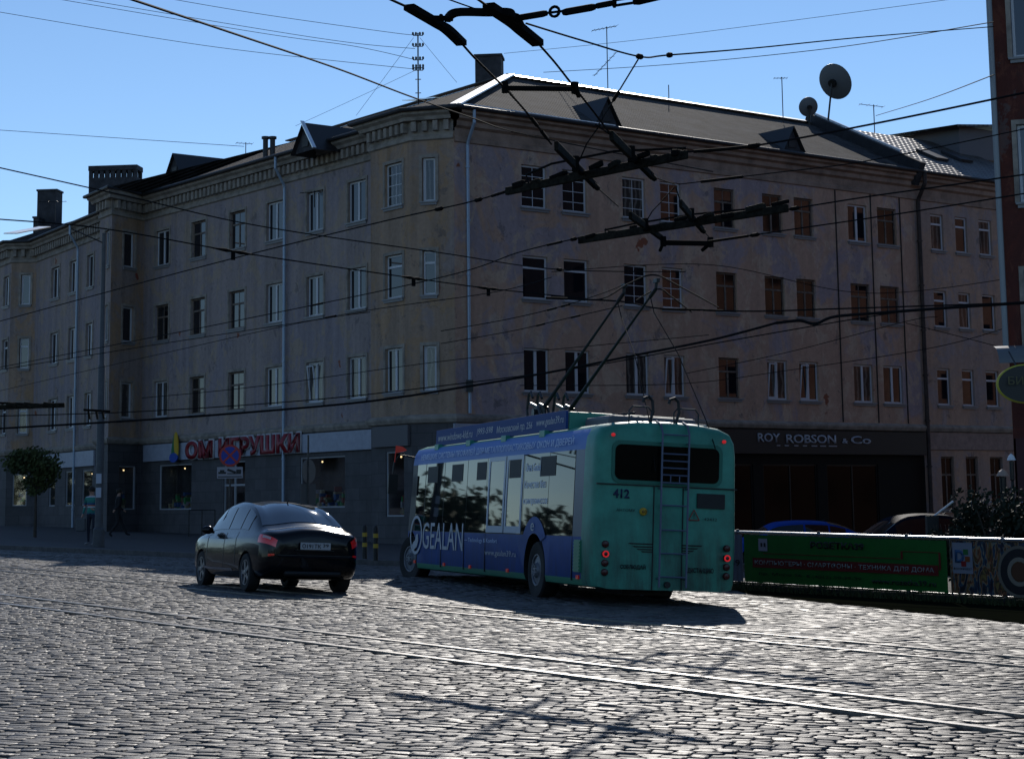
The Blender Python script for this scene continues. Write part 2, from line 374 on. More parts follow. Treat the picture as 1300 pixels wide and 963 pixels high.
# near-black strip painted in for the shade between the fence and the lit road
shade_mb = MB(); a0 = Vector((4.1, 38.0, 0)); a1 = Vector((12, 28.8, 0)); b0 = Vector((4.2, 35.6, 0)); b1 = Vector((9.2, 22.0, 0))
shade_mb.poly([Vector((p.x, p.y, G(p.x)+.012)) for p in (b0, b1, a1, a0)])
struct(shade_mb.build('shade_strip', mat('shade_strip_black', (.006, .006, .005), .95, ior=1.1, col2=(.008, .010, .005), nscale=5)))
MATS['shade_strip_black'].node_tree.nodes['Principled BSDF'].inputs['Specular IOR Level'].default_value = 0

# ------------------------------------------------------------------ corner building
UP = Vector((0, 0, 1))
def adopt(o, p): o.parent = p; o.matrix_parent_inverse = Matrix.Translation(-p.location); return o
nA, cA = (-.7935, -.6085), -39.37
nF, cF = (-.8617, -.5074), -29.57
nR, cR_ = (-.6087, .7935), 54.64
oR, oA, oF = Vector((.6087, -.7935, 0)), Vector((-.7935, -.6085, 0)), Vector((-.8617, -.5074, 0))   # outward normals
def pl(px, n, c, y=400): p = onplane(px, y, n, c); p.z = 0; return p
CORN = Vector((-2.02, 67.31, 0))
v_m1 = pl(-75, nF, cF)
b3a = pl(-6, nF, cF+1.1); b3i = b3a-oF*1.1; b3b = pl(13, nF, cF+1.1); f0 = pl(45, nF, cF)
b2a = pl(125, nF, cF+1.96); b2i = b2a-oF*1.96; b2b = pl(140, nF, cF+1.96); b2c = pl(181, nA, cA); a0_ = b2c+dA*.05
b1a = pl(471, nA, cA+.95); b1i = b1a-oA*.95; b1b = pl(522, nA, cA+.95)
R_end = pl(1166, nR, cR_); W_end = pl(1345, nR, cR_)
ROWS = ((12.13, 13.69), (8.83, 10.39), (5.51, 7.07))
EAVE, RIDGE = 15.35, 18.5
main = thing('corner_building', 'long four storey corner building with peeling grey and ochre plaster and bays', 'building', (CORN.x, CORN.y, G(CORN.x)))
wing = thing('side_building', 'pinkish tiled roof building joined to the right end of the corner building', 'building', (R_end.x, R_end.y, G(R_end.x)))

def wall(P0, P1, z0, z1, ops, m, parent, rev=None, depth=.2, name='wall'):
    d = (P1-P0); Lw = d.length; d.normalize(); inn = UP.cross(d)
    us = sorted({0, Lw, *[round(o[0], 3) for o in ops], *[round(o[1], 3) for o in ops]}); zs = sorted({z0, z1, *[o[2] for o in ops], *[o[3] for o in ops]})
    b = MB()
    def P(u, z, y=0): q = P0+d*u+inn*y; return Vector((q.x, q.y, z))
    for i in range(len(us)-1):
        for j in range(len(zs)-1):
            uc = (us[i]+us[i+1])/2; zc = (zs[j]+zs[j+1])/2
            if any(o[0] < uc < o[1] and o[2] < zc < o[3] for o in ops): continue
            b.quad(P(us[i], zs[j]), P(us[i+1], zs[j]), P(us[i+1], zs[j+1]), P(us[i], zs[j+1]))
    for (a, c_, e, f) in ops:
        for (u0, za, u1, zb) in ((a, e, a, f), (a, f, c_, f), (c_, f, c_, e), (c_, e, a, e)):
            b.quad(P(u0, za), P(u1, zb), P(u1, zb, depth), P(u0, za, depth), 1)
    return adopt(b.build(name, [m, rev or m]), parent)

WC = {}
def win_meshes(w, h, kind, curtain):
    key = (round(w, 2), round(h, 2), kind)
    if key in WC: return WC[key]
    f = MB(); t = .065; x0, x1 = -w/2+.01, w/2-.01
    y0, y1 = .09, .15
    old = kind.startswith('o')
    if old: t = .06
    f.box(x0, x0+t, y0, y1, .01, h-.01); f.box(x1-t, x1, y0, y1, .01, h-.01)
    f.box(x0+t, x1-t, y0, y1, .01, .01+t); f.box(x0+t, x1-t, y0, y1, h-.01-t, h-.01)
    X0, X1, Z0, Z1 = x0+t, x1-t, .01+t, h-.01-t
    if kind == 'd':      # double casement
        f.box(-.055, .055, y0-.01, y1-.002, Z0, Z1)
    elif kind == 's':    # single wide with transom
        f.box(X0, X1, y0-.01, y1-.002, h*.70, h*.70+.08)
    elif kind == 'p':    # single pane
        f.box(X0, X0+.03, y0+.02, y1-.002, Z0, Z1); f.box(X1-.03, X1, y0+.02, y1-.002, Z0, Z1)
    elif kind == 'g':    # thin glazing bars
        f.box(-.012, .012, y0+.02, y1-.01, Z0, Z1)
        for q in (.25, .5, .75): f.box(X0, X1, y0+.022, y1-.012, h*q-.012, h*q+.012)
    elif kind == 'o':    # old timber: transom, mullion
        f.box(X0, X1, y0-.01, y1-.002, h*.64, h*.64+.07); f.box(-.04, .04, y0+.003, y1-.004, Z0, h*.64); f.box(-.02, .02, y0+.02, y1-.004, h*.64+.07, Z1)
    elif kind == 'q':    # open tilted casement
        f.box(-.055, .055, y0-.01, y1-.002, Z0, Z1)
        T = Matrix.Translation((X0/2-.03, .1, Z0)) @ Matrix.Rotation(rad(7), 4, 'X')
        hw = (X1-X0)/4-.03
        for bx in ((-hw, -hw+.05, 0, .04, 0, Z1-Z0-.04), (hw-.05, hw, 0, .04, 0, Z1-Z0-.04), (-hw, hw, .003, .037, 0, .05), (-hw, hw, .003, .037, Z1-Z0-.09, Z1-Z0-.04)): f.box(*bx, T=T)
    fo = f.build('window', WOOD if old else UPVC); fm = fo.data; bpy.data.objects.remove(fo)
    g = MB(); g.box(x0+.02, x1-.02, .115, .13, .03, h-.03); go = g.build('pane', GLASS); gm_ = go.data; bpy.data.objects.remove(go)
    s = MB(); s.box(-w/2-.09, w/2+.09, -.11, .085, -.05, .0); s.box(-w/2-.05, w/2+.05, -.06, 0, -.13, -.05); so_ = s.build('window_sill', SILL); sm = so_.data; bpy.data.objects.remove(so_)
    su = MB(); e = .11
    for bx in ((-w/2-e, -w/2, -.035, .02, 0, h+e), (w/2, w/2+e, -.035, .02, 0, h+e), (-w/2, w/2, -.035, .02, h, h+e)): su.box(*bx)
    uo = su.build('window_surround', TRIM); um = uo.data; bpy.data.objects.remove(uo)
    WC[key] = (fm, gm_, sm, um); return WC[key]
wrng = random.Random(5)
PM = {}
def pane_mesh(base, m):
    k = (base.name, m.name)
    if k not in PM:
        c = base.copy(); c.materials.clear(); c.materials.append(m); PM[k] = c
    return PM[k]
def window(P0, d, u0, u1, z0, z1, kind, parent, surround, glass=None):
    w = u1-u0; fm, gm_, sm, um = win_meshes(round(w, 2), z1-z0, kind, False)
    T = frameT(P0+d*((u0+u1)/2)+UP*z0, d, UP)
    o = bpy.data.objects.new('window', fm); COL.objects.link(o); o.matrix_world = T; adopt(o, parent)
    me = gm_ if glass is None else pane_mesh(gm_, glass)
    ch = [('pane', me), ('window_sill', sm)]+([('window_surround', um)] if surround else [])
    for n, m_ in ch:
        c = bpy.data.objects.new(n, m_); COL.objects.link(c); c.parent = o
def section(P0, P1, n, c, cols, m, parent, kinds='', surround=True, yref=260, z_lo=4.55, z_hi=14.6, wmin=.9):
    """cols: (left px, right px) of the top floor openings; kinds: 3 chars per column, top to bottom"""
    d = (P1-P0); L = d.length; d.normalize(); cc = []
    for (a, b) in cols:
        if n is None:
            nn = Vector((d.y, -d.x, 0)); k = nn.dot(P0); ua = (onplane(a, yref, nn, k)-P0).dot(d); ub = (onplane(b, yref, nn, k)-P0).dot(d)
        else: ua = (onplane(a, yref, n, c)-P0).dot(d); ub = (onplane(b, yref, n, c)-P0).dot(d)
        mid = (ua+ub)/2; w = max(ub-ua, .5); cc.append((mid-w/2, mid+w/2))
    ops = [(round(a, 3), round(b, 3), z0, z1) for (a, b) in cc for (z0, z1) in ROWS]
    wall(P0, P1, z_lo, z_hi, ops, m, parent)
    for i, (a, b) in enumerate(cc):
        for j, (z0, z1) in enumerate(ROWS):
            k = kinds[i*3+j] if i*3+j < len(kinds) else 'd'
            g = None
            r = wrng.random()
            if k in 'o' and r < .5: g = GLASSD
            elif j == 2 and r < .35: g = GLASSC
            elif r < .12: g = GLASSC
            window(P0, d, a, b, z0, z1, k, parent, surround, g)
    return cc
section(v_m1, b3i, nF, cF, [(-40, -31), (-22, -13)], P_A, main, 'dddddd', yref=380)
wall(b3i, b3a, 4.55, 14.6, [], P_B, main)
section(b3a, b3b, nF, cF+1.1, [(5, 12)], P_A, main, 'dss', yref=370)
section(b3b, f0, None, 0, [(27, 38)], P_B, main, 'pss', yref=370)
section(f0, b2i, nF, cF, [(66, 76), (89, 98), (111, 119)], P_A, main, 'dddddd ddd', yref=350)
wall(b2i, b2a, 4.55, 14.6, [], P_B, main)
section(b2a, b2b, nF, cF+1.96, [(133, 139)], P_A, main, 'ddd', yref=325)
section(b2b, b2c, None, 0, [(157, 171)], P_B, main, 'ppp', yref=315)
wall(b2c, a0_, 4.55, 14.6, [], P_B, main)
section(a0_, b1i, nA, cA, [(199, 216), (244, 262), (292, 312), (339, 360), (390, 411), (442, 465)], P_A, main, 'dodoooooodddddqddd', yref=260)
wall(b1i, b1a, 4.55, 14.6, [], P_B, main)
section(b1a, b1b, nA, cA+.95, [(489, 511)], P_B, main, 'gsd', yref=233)
section(b1b, CORN, None, 0, [(536, 553)], P_B, main, 'psp', yref=228)
section(CORN, R_end, nR, cR_, [(662, 694), (714, 745), (790, 819), (838, 864), (906, 932), (967, 992), (1007, 1031), (1075, 1099), (1112, 1136)], P_R, main,
        'gsdgsd'+'ggdggq'+'ooo'+'ooq'*2+'dodood', surround=False, yref=237)
wc = section(R_end, W_end, nR, cR_, [(1182, 1198), (1213, 1228), (1243, 1259), (1300, 1316)], P_W, wing, 'sss'*4, surround=False, yref=297)
# grey quoin strip beside the down pipe, wing ground floor
dd = (W_end-R_end).normalized()
ops = [(a, b, 1.15, 3.35) for a, b in wc]
wall(R_end, W_end, -2.5, 4.4, ops, P_W, wing)
for a, b in wc: window(R_end, dd, a, b, 1.15, 3.35, 'o', wing, False, mat('window_glass_dark', (.006, .006, .007), .1, ior=1.3))

# ground floor of the long side: shop windows are real recesses with goods behind glass
SHOPG = NT('shop_glass', .03)
_tr = SHOPG.t.nodes.new('ShaderNodeBsdfTransparent'); _gl = SHOPG.t.nodes.new('ShaderNodeBsdfGlossy'); _gl.inputs['Roughness'].default_value = .03; _mx = SHOPG.t.nodes.new('ShaderNodeMixShader'); _mx.inputs[0].default_value = .12
SHOPG.link(_tr.outputs[0], _mx.inputs[1]); SHOPG.link(_gl.outputs[0], _mx.inputs[2]); SHOPG.link(_mx.outputs[0], SHOPG.t.nodes['Material Output'].inputs[0]); SHOPG = SHOPG.m
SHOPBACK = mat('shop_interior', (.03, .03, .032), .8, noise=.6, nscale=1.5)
GOODS = [mat('goods_'+n, c, .5) for n, c in (('green', (.03, .22, .06)), ('cream', (.28, .23, .14)), ('blue', (.03, .08, .2)), ('red', (.18, .03, .02)), ('white', (.3, .3, .32)), ('olive', (.10, .10, .05)))]
LAMPW = mat('shop_spotlight', (1, .9, .7), .5, emit=(1, .72, .35), estr=2.5)
FRM = mat('shop_window_frame', (.30, .31, .33), .45)
def shopfront(P0, P1, spans, n=None, door=None, yref=615, zb=1.05, zt=3.45):
    d = (P1-P0); L = d.length; d.normalize(); inn = UP.cross(d); nn = Vector((d.y, -d.x, 0)); k = nn.dot(P0)
    g0 = min(G(P0.x), G(P1.x))-.3
    ops = []
    for i, (a, b) in enumerate(spans):
        ua = (onplane(a, yref, nn, k)-P0).dot(d); ub = (onplane(b, yref, nn, k)-P0).dot(d)
        ua, ub = max(.05, ua), min(L-.05, ub); isdoor = door == i
        ops.append((round(ua, 3), round(ub, 3), .35 if isdoor else round(zb+G(P0.x), 2), zt))
    wall(P0, P1, g0, 4.4, ops, STONE, main, depth=.9)
    for i, (a, b, z0, z1) in enumerate(ops):
        T = frameT(P0+d*((a+b)/2)+UP*z0, d, UP); w = b-a; h = z1-z0
        f = MB(); t = .05
        f.box(-w/2, -w/2+t, .04, .1, 0, h); f.box(w/2-t, w/2, .04, .1, 0, h); f.box(-w/2+t, w/2-t, .04, .1, h-t, h); f.box(-w/2+t, w/2-t, .02, .12, 0, t)
        if door == i: f.box(-.04, .04, .035, .1, t, h-t); f.box(-w/2+t, w/2-t, .042, .097, 2.1, 2.18)
        o = f.build('shop_door' if door == i else 'shop_window', FRM); o.matrix_world = T; adopt(o, main)
        p = MB(); p.box(-w/2+t, w/2-t, .065, .075, t, h-t); po = p.build('pane', SHOPG, o)
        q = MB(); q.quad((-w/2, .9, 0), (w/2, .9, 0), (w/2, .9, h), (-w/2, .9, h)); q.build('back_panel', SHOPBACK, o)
        if door != i:
            r = random.Random(i*7+int(abs(P0.x)*10)); gd = MB()
            for k2 in range(max(4, int(w*6))):
                x = r.uniform(-w/2+.2, w/2-.2); zz = 0; 
                for _ in range(r.randint(1, 5)):
                    s = r.uniform(.05, .16); hh = r.uniform(.05, .22); ox = r.uniform(-.03, .03); gd.box(x+ox-s/2, x+ox+s/2, r.uniform(.25, .45), r.uniform(.5, .75), zz+.002, zz+hh, mi=r.randrange(6)); zz += hh+.004
                    if zz > h*.6: break
            gd.build('shop_display', GOODS, o)
            l = MB(); x = r.uniform(-w/4, w/4); l.ball((x, .35, h-.18), .035, 8, 5); l.build('spotlight', LAMPW, o)
shopfront(v_m1, b3i, [(-60, -20)])
shopfront(b3i, b3a, []); shopfront(b3a, b3b, []); shopfront(b3b, f0, [(16, 34)])
shopfront(f0, b2i, [(62, 70), (83, 95), (104, 117)])
shopfront(b2i, b2a, []); shopfront(b2a, b2b, []); shopfront(b2b, b2c, [(151, 172)])
shopfront(b2c, a0_, []); shopfront(a0_, b1i, [(202, 243), (284, 311), (381, 438)], door=1)
shopfront(b1i, b1a, []); shopfront(b1a, b1b, [(490, 513)]); shopfront(b1b, CORN, [])
# right ground floor: black shop with deep dark glazing
BLK = mat('black_shopfront', (.006, .006, .006), .6, ior=1.2)
d = dR; L = (R_end-CORN).length
opsR = [(7.6+i*3.55, 7.6+i*3.55+3.0, .05, 3.0) for i in range(4)]
wall(CORN, CORN+dR*6.2, -2.5, 4.4, [], P_R, main)
wall(CORN+dR*6.2, R_end, -2.5, 4.4, [(a-6.2, b-6.2, e, f) for a, b, e, f in opsR], BLK, main, depth=.35)
for a, b, e, f in opsR:
    T = frameT(CORN+dR*((a+b)/2)+UP*e, dR, UP); w = b-a; h = f-e; fb = MB(); t = .06
    fb.box(-w/2, -w/2+t, .05, .11, 0, h); fb.box(w/2-t, w/2, .05, .11, 0, h); fb.box(-w/2+t, w/2-t, .05, .11, h-t, h); fb.box(-.03, .03, .05, .11, 0, h-t)
    o = fb.build('shop_window', BLACK); o.matrix_world = T; adopt(o, main)
    p = MB(); p.box(-w/2+t, w/2-t, .08, .09, 0, h-t); p.build('pane', mat('dark_shop_glass', (.004, .004, .004), .1, ior=1.2), o)

# ---- profiles swept along the eaves
def offset_poly(pts, w):
    out = []
    for i, p in enumerate(pts):
        d0 = (p-pts[i-1]).normalized() if i else None; d1 = (pts[i+1]-p).normalized() if i < len(pts)-1 else None
        n0 = Vector((d0.y, -d0.x, 0)) if d0 else None; n1 = Vector((d1.y, -d1.x, 0)) if d1 else None
        if n0 is None: out.append(p+n1*w)
        elif n1 is None: out.append(p+n0*w)
        else:
            m = (n0+n1); m.normalize(); k = max(m.dot(n0), .45); out.append(p+m*(w/k))
    return out
def sweep(pts, prof, m, parent, name, smooth=False):
    rings = [[Vector((q.x, q.y, z)) for q in offset_poly(pts, w)] for (w, z) in prof]
    b = MB()
    for i in range(len(rings)-1):
        for j in range(len(pts)-1): b.quad(rings[i][j], rings[i][j+1], rings[i+1][j+1], rings[i+1][j])
    return adopt(b.build(name, m), parent)
left_poly = [v_m1, b3i, b3a, b3b, f0, b2i, b2a, b2b, b2c, a0_, b1i, b1a, b1b, CORN]
right_poly = [CORN, R_end]; wing_poly = [R_end, W_end]
full_poly = left_poly+[R_end]
profL = [(0, 14.3), (.07, 14.34), (.07, 14.46), (.03, 14.5), (.03, 14.98), (.30, 15.0), (.34, 15.12), (.46, 15.2), (.5, 15.35), (.0, 15.36)]
profR = [(0, 14.2), (.06, 14.22), (.06, 14.36), (.02, 14.4), (.04, 14.7), (.16, 14.78), (.18, 14.95), (.32, 15.02), (.34, 15.14), (.48, 15.2), (.5, 15.35), (0, 15.36)]
sweep(left_poly, profL, TRIM, main, 'cornice'); sweep([CORN+dR*.02, R_end], profR, mat('right_cornice_plaster', (.27, .19, .145), .9, noise=.3, nscale=1.5), main, 'cornice')
sweep(wing_poly, profR, MATS['right_cornice_plaster'], wing, 'cornice')
ledge = [(0, 4.36), (.10, 4.40), (.16, 4.52), (.16, 4.6), (0, 4.68)]
sweep(full_poly, ledge, TRIM, main, 'ledge'); sweep(wing_poly, ledge, TRIM, wing, 'ledge')
sweep(wing_poly, [(0, 3.62), (.05, 3.64), (.05, 4.36)], mat('wing_band', (.26, .19, .16), .9, noise=.2), wing, 'band')
for P, Q in zip(left_poly, left_poly[1:]):
    L = (Q-P).length
    if L < 1.2: continue
    dd_ = (Q-P).normalized(); T = frameT(P, dd_, UP); n = int(L/.36)
    db = MB()
    for k in range(n):
        u = (k+.5)*L/n; db.box(u-.09, u+.09, -.24, -.02, 14.62, 14.97, T=T)
    adopt(db.build('dentil_band', TRIM), main)
pl_ = offset_poly(full_poly, .57)
gt = MB(); gt.tube([Vector((p.x, p.y, EAVE+.01)) for p in pl_], .075, 8); adopt(gt.build('gutter', GUTTER), main)

# ---- roof
apex = Vector((.0, 76.2, 0))
RAc, RFc = cA-7, cF-7
def inter(n1, c1, n2, c2):
    D = n1[0]*n2[1]-n1[1]*n2[0]; return Vector(((c1*n2[1]-c2*n1[1])/D, (n1[0]*c2-n2[0]*c1)/D, 0))
rFA = inter(nA, RAc, nF, RFc)
ev = offset_poly(full_poly, .5)
def ridge_of(p, seg):
    if seg == 'F':
        q = p-oF*((p.x*nF[0]+p.y*nF[1])-RFc)
        return q if q.dot(dF) < rFA.dot(dF) else rFA
    if seg == 'A':
        q = p-oA*((p.x*nA[0]+p.y*nA[1])-RAc); s = q.dot(dA)
        return apex if s > apex.dot(dA) else (rFA if s < rFA.dot(dA) else q)
    q = p-oR*((p.x*oR.x+p.y*oR.y)-(apex.x*oR.x+apex.y*oR.y)); return apex if q.dot(dR) < apex.dot(dR) else q
segs = ['F']*8+['A']*6+['R']
rb = MB(); prs = list(zip(ev, segs))
def z(p, h): return Vector((p.x, p.y, h))
for i in range(len(ev)-2):
    a, b = ev[i], ev[i+1]; ra, r2 = ridge_of(a, segs[i]), ridge_of(b, segs[i+1])
    if segs[i] == 'F' and segs[i+1] == 'A': pass
    p = [z(a, EAVE), z(b, EAVE), z(r2, RIDGE)] + ([z(ra, RIDGE)] if (ra-r2).length > .01 else [])
    rb.poly(p, 0)
E1 = CORN+oR*.5+dR*(apex.dot(dR)-CORN.dot(dR)); RR = ridge_of(R_end, 'R')
rb.poly([z(ev[-2], EAVE), z(E1, EAVE), z(apex, RIDGE)], 1)
rb.poly([z(E1, EAVE), z(ev[-1], EAVE), z(RR, RIDGE), z(apex, RIDGE)], 1)
# rear slopes and back walls
bk = [v_m1-oF*14, inter(nA, cA-14, nF, cF-14), inter(nA, cA-14, tuple(oR)[:2], (apex.x*oR.x+apex.y*oR.y)-6.5), R_end-oR*12]
rg = [ridge_of(ev[0], 'F'), rFA, apex, RR]
for i in range(3):
    rb.poly([z(rg[i], RIDGE), z(rg[i+1], RIDGE), z(bk[i+1], 15), z(bk[i], 15)], 0 if i < 2 else 1)
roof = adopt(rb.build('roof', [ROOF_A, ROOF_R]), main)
bw = MB()
for i in range(3): bw.quad(z(bk[i+1], -3), z(bk[i], -3), z(bk[i], 15), z(bk[i+1], 15))
bw.poly([z(v_m1, -3), z(bk[0], -3), z(bk[0], 15), z(rg[0], RIDGE), z(v_m1, 15.3)])
adopt(bw.build('wall', P_A), main)
# cappings
def strip(a, b, w, h, m, parent, name, up=.06):
    d = (b-a); L = d.length; T = frameT(a, d, UP if abs(d.normalized().z) < .9 else Vector((1, 0, 0)))
    s = MB(); s.box(0, L, -w/2, w/2, 0, h, T=Matrix.Translation((0, 0, up)) @ frameT2(a, d)); return rchild(s.build(name, m), parent)
def frameT2(a, d):
    x = d.normalized(); y = UP.cross(x).normalized(); zz = x.cross(y); return Matrix(((x.x, y.x, zz.x, a.x), (x.y, y.y, zz.y, a.y), (x.z, y.z, zz.z, a.z), (0, 0, 0, 1)))
def rchild(o, p):
    o.parent = p; o.matrix_parent_inverse = Matrix.Translation(-main.location) if p is roof else Matrix.Identity(4); return o
def rchild(o, p):
    o.parent = p; bpy.context.view_layer.update(); o.matrix_parent_inverse = p.matrix_world.inverted(); return o
strip(z(ev[-2], EAVE), z(apex, RIDGE), .42, .05, ZINC, roof, 'ridge_capping')
vc = MB(); dn = UP.cross(dR)
for sg_ in (-1, 1):
    a, b_ = z(apex, RIDGE+.10), z(RR, RIDGE+.10); o1 = dn*sg_*.36-UP*.145
    q4 = [a, b_, b_+o1, a+o1]; vc.poly(q4 if sg_ < 0 else q4[::-1]); vc.poly([p-UP*.03 for p in (q4[::-1] if sg_ < 0 else q4)])
rchild(vc.build('ridge_capping', ZINC), roof)
strip(z(apex, RIDGE), z(rFA, RIDGE), .3, .05, GUTTER, roof, 'ridge_capping')
strip(z(ev[-2], EAVE)+(z(apex, RIDGE)-z(ev[-2], EAVE))*.02+Vector((0, 0, .02)), z(E1, EAVE+.03), .16, .03, ZINC, roof, 'flashing')
def onroof(x, y, p0, p1, p2):
    n = (p1-p0).cross(p2-p0); d = Vector(ray(x, y)); O = Vector((0, 0, CAM_H)); return O+d*(n.dot(p0-O)/n.dot(d))
PRF = (z(E1, EAVE), z(ev[-1], EAVE), z(RR, RIDGE)); PLF = (z(ev[9], EAVE), z(ev[10], EAVE), z(rFA, RIDGE))
# bay roof flashings that catch the sun
for (x0, y0, x1, y1, P) in ((517, 131.5, 560, 128.5, PLF), (135, 247, 205, 236, PLF), (13, 301, 57, 292, (z(ev[4], EAVE), z(ev[5], EAVE), z(rFA, RIDGE)))):
    a = onroof(x0, y0, *P); b = onroof(x1, y1, *P); strip(a, b, .5, .04, ZINC, roof, 'flashing', .12)
# chimneys
BRK = mat('sooty_chimney_render', (.04, .04, .045), .9, noise=.4, nscale=3)
def chimney(px0, px1, ytop, ybase, Z, dep, holes=0):
    a = at(px0, ybase, Z); b = at(px1, ybase, Z); top = at((px0+px1)/2, ytop, Z).z; w = (b-a).length; m = (a+b)/2
    T = Matrix.Translation((m.x, m.y, 0)) @ Matrix.Rotation(rad(-6), 4, 'Z'); c = MB(); zb = min(a.z, b.z)-1.6
    if holes:
        c.box(-w/2, w/2, -dep/2, dep/2, zb, top-.62, T=T); c.box(-w/2-.03, w/2+.03, -dep/2-.03, dep/2+.03, top-.25, top, T=T)
        for k in range(holes+1):
            x = -w/2+.08+(w-.16)*k/holes
            c.box(x-.09, x+.09, -dep/2+.02, -dep/2+.2, top-.62, top-.25, T=T); c.box(x-.09, x+.09, dep/2-.2, dep/2-.02, top-.62, top-.25, T=T)
    else:
        c.box(-w/2, w/2, -dep/2, dep/2, zb, top-.1, T=T); c.box(-w/2-.05, w/2+.05, -dep/2-.05, dep/2+.05, top-.1, top, T=T)
    rchild(c.build('chimney', BRK), roof)
chimney(605, 638, 72, 105, 82, 1.0); chimney(115, 177, 212, 270, 99, 1.0, 8); chimney(50, 75, 242, 290, 108, 1.0); chimney(45, 52, 276, 295, 107, .8)
for k, x in enumerate((337, 346)):
    a = at(x, 196, 80); p = MB(); p.tube([a-UP*.4, a+UP*.65], .11, 10); p.tube([a+UP*.65, a+UP*.75], .17, 10); rchild(p.build('vent_pipe', GUTTER), roof)
# dormers
def dormer(c, d, w, h, dep, P, capm=None):
    inn = UP.cross(d); T = frameT(c, d, UP); m = MB()
    m.poly([T @ Vector(v) for v in ((-w/2, 0, -.1), (w/2, 0, -.1), (0, 0, h))]); 
    m.quad(*[T @ Vector(v) for v in ((-w/2-.12, -.15, -.15), (0, -.15, h+.06), (0, dep, h+.06), (-w/2-.12, dep, -.15))], 1)
    m.quad(*[T @ Vector(v) for v in ((w/2+.12, -.15, -.15), (w/2+.12, dep, -.15), (0, dep, h+.06), (0, -.15, h+.06))], 1)
    m.box(-.22, .22, -.04, .02, .08, h*.55, T=T, mi=2)
    rchild(m.build('dormer', [BRK, GUTTER, BLACK]), roof)
    if capm: 
        a = T @ Vector((0, -.17, h+.09)); b = T @ Vector((w/2+.14, -.17, -.12)); strip(a, b, .16, .04, capm, roof, 'flashing', 0)
dormer(onroof(770, 157, *PRF), dR, 1.15, .95, 2.2, PRF); dormer(onroof(1006, 190, *PRF), dR, 1.1, .9, 2.2, PRF)
dormer(onroof(388, 189, *PLF), dA, 1.5, .95, 2.6, PLF, ZINC); dormer(onroof(222, 232, *PLF), dA, 2.0, 1.3, 3.0, PLF)
# fire wall between the two roofs, wing roof
fw = MB(); E_e = z(ev[-1], EAVE); 
fa = E_e-dR*.15; fr = z(RR, RIDGE)-dR*.15
T3 = frameT2(fa, (fr-fa)); LL = (fr-fa).length; fw.box(-.1, LL+.1, -.15, .15, -.6, .42, T=T3)
fw = rchild(fw.build('fire_wall', mat('tarred_fire_wall', (.022, .023, .026), .8, noise=.3)), roof)
cp = MB(); cp.box(1.5, LL, -.26, -.16, .42, .5, T=T3); rchild(cp.build('flashing', ZINC), roof)
wr = MB(); RW = RR+dR*((W_end-R_end).length); ewe = W_end+oR*.5
wr.poly([z(ev[-1], EAVE)+dR*.16, z(ewe, EAVE), z(RW, RIDGE), z(RR, RIDGE)+dR*.16]); bkw = W_end-oR*12
wr.poly([z(RR, RIDGE), z(RW, RIDGE), z(bkw, 15), z(bk[3], 15)])
wroof = adopt(wr.build('roof', ROOF_T), wing)
ww = MB(); ww.quad(z(bkw, -3), z(bk[3], -3), z(bk[3], 15), z(bkw, 15)); ww.poly([z(W_end, -3), z(bkw, -3), z(bkw, 15), z(RW, RIDGE), z(W_end, 15.35)]); adopt(ww.build('wall', P_W), wing)
gt = MB(); gt.tube([z(ev[-1], EAVE)+oR*.07, z(ewe, EAVE)+oR*.07], .075, 8); adopt(gt.build('gutter', GUTTER), wing)
PWF = (z(ev[-1], EAVE), z(ewe, EAVE), z(RW, RIDGE))
for (x, y) in ((1183, 199), (1214, 201)):   # skylights
    c = onroof(x, y, *PWF); sl = (z(RR, RIDGE)-z(ev[-1], EAVE)).normalized(); nn = dR.cross(sl)
    if nn.z < 0: nn = -nn
    T = Matrix(((dR.x, sl.x, nn.x, c.x), (dR.y, sl.y, nn.y, c.y), (dR.z, sl.z, nn.z, c.z), (0, 0, 0, 1)))
    s = MB(); s.box(-.42, .42, -.65, .65, .02, .14, T=T); so_ = rchild(s.build('skylight', GUTTER), wroof)
# big dormer on the wing roof
c = onroof(1245, 199, *PWF); T = frameT(c, dR, UP); m = MB()
m.box(-1.5, 2.6, .0, 4.0, -.1, 1.35, T=T, mi=0)
m.poly([T @ Vector(v) for v in ((-2.2, -.5, 1.15), (3, -.5, 1.7), (3, 4.5, 1.9), (-2.2, 4.5, 1.35))], 1)
m.poly([T @ Vector(v) for v in ((-2.2, -.5, 1.25), (3, -.5, 1.8), (3, 4.5, 2.0), (-2.2, 4.5, 1.45))], 1)
m.quad(*[T @ Vector(v) for v in ((-2.2, -.5, 1.15), (3, -.5, 1.7), (3, -.5, 1.8), (-2.2, -.5, 1.25))], 1)
rchild(m.build('dormer', [mat('dormer_grey', (.12, .12, .13), .8), ROOF_T]), wroof)
# down pipes
def pipe(x, ytop, ybot, n, c, m, r=.06, out=.14, jog=True, parent=main, ztop=None, zbot=.3):
    p = onplane(x, (ytop+ybot)/2, n, c); o = Vector((n[0], n[1], 0)).normalized()
    if o.y > 0: o = -o
    q = Vector((p.x, p.y, 0))+o*out; zt = ztop or 14.1; b = MB()
    pts = [z(q, zbot), z(q, zt)]
    if jog: pts += [z(q+o*.05, zt+.15), z(q+o*(.42), zt+.75), z(q+o*.42, EAVE)]
    b.tube(pts, r, 10)
    for h in np.arange(zbot+1, zt, 1.9): b.tube([z(q, h), z(q, h+.06)], r*1.35, 10)
    return adopt(b.build('downpipe', m), parent)
pipe(592, 165, 530, nR, cR_, PIPE, zbot=4.7); pipe(364.5, 220, 540, nA, cA, PIPE, zbot=.5); pipe(100.5, 300, 550, nF, cF, PIPE, zbot=.6)
pipe(1168, 230, 550, nR, cR_, PIPED, r=.09, zbot=0)
cb = MB()
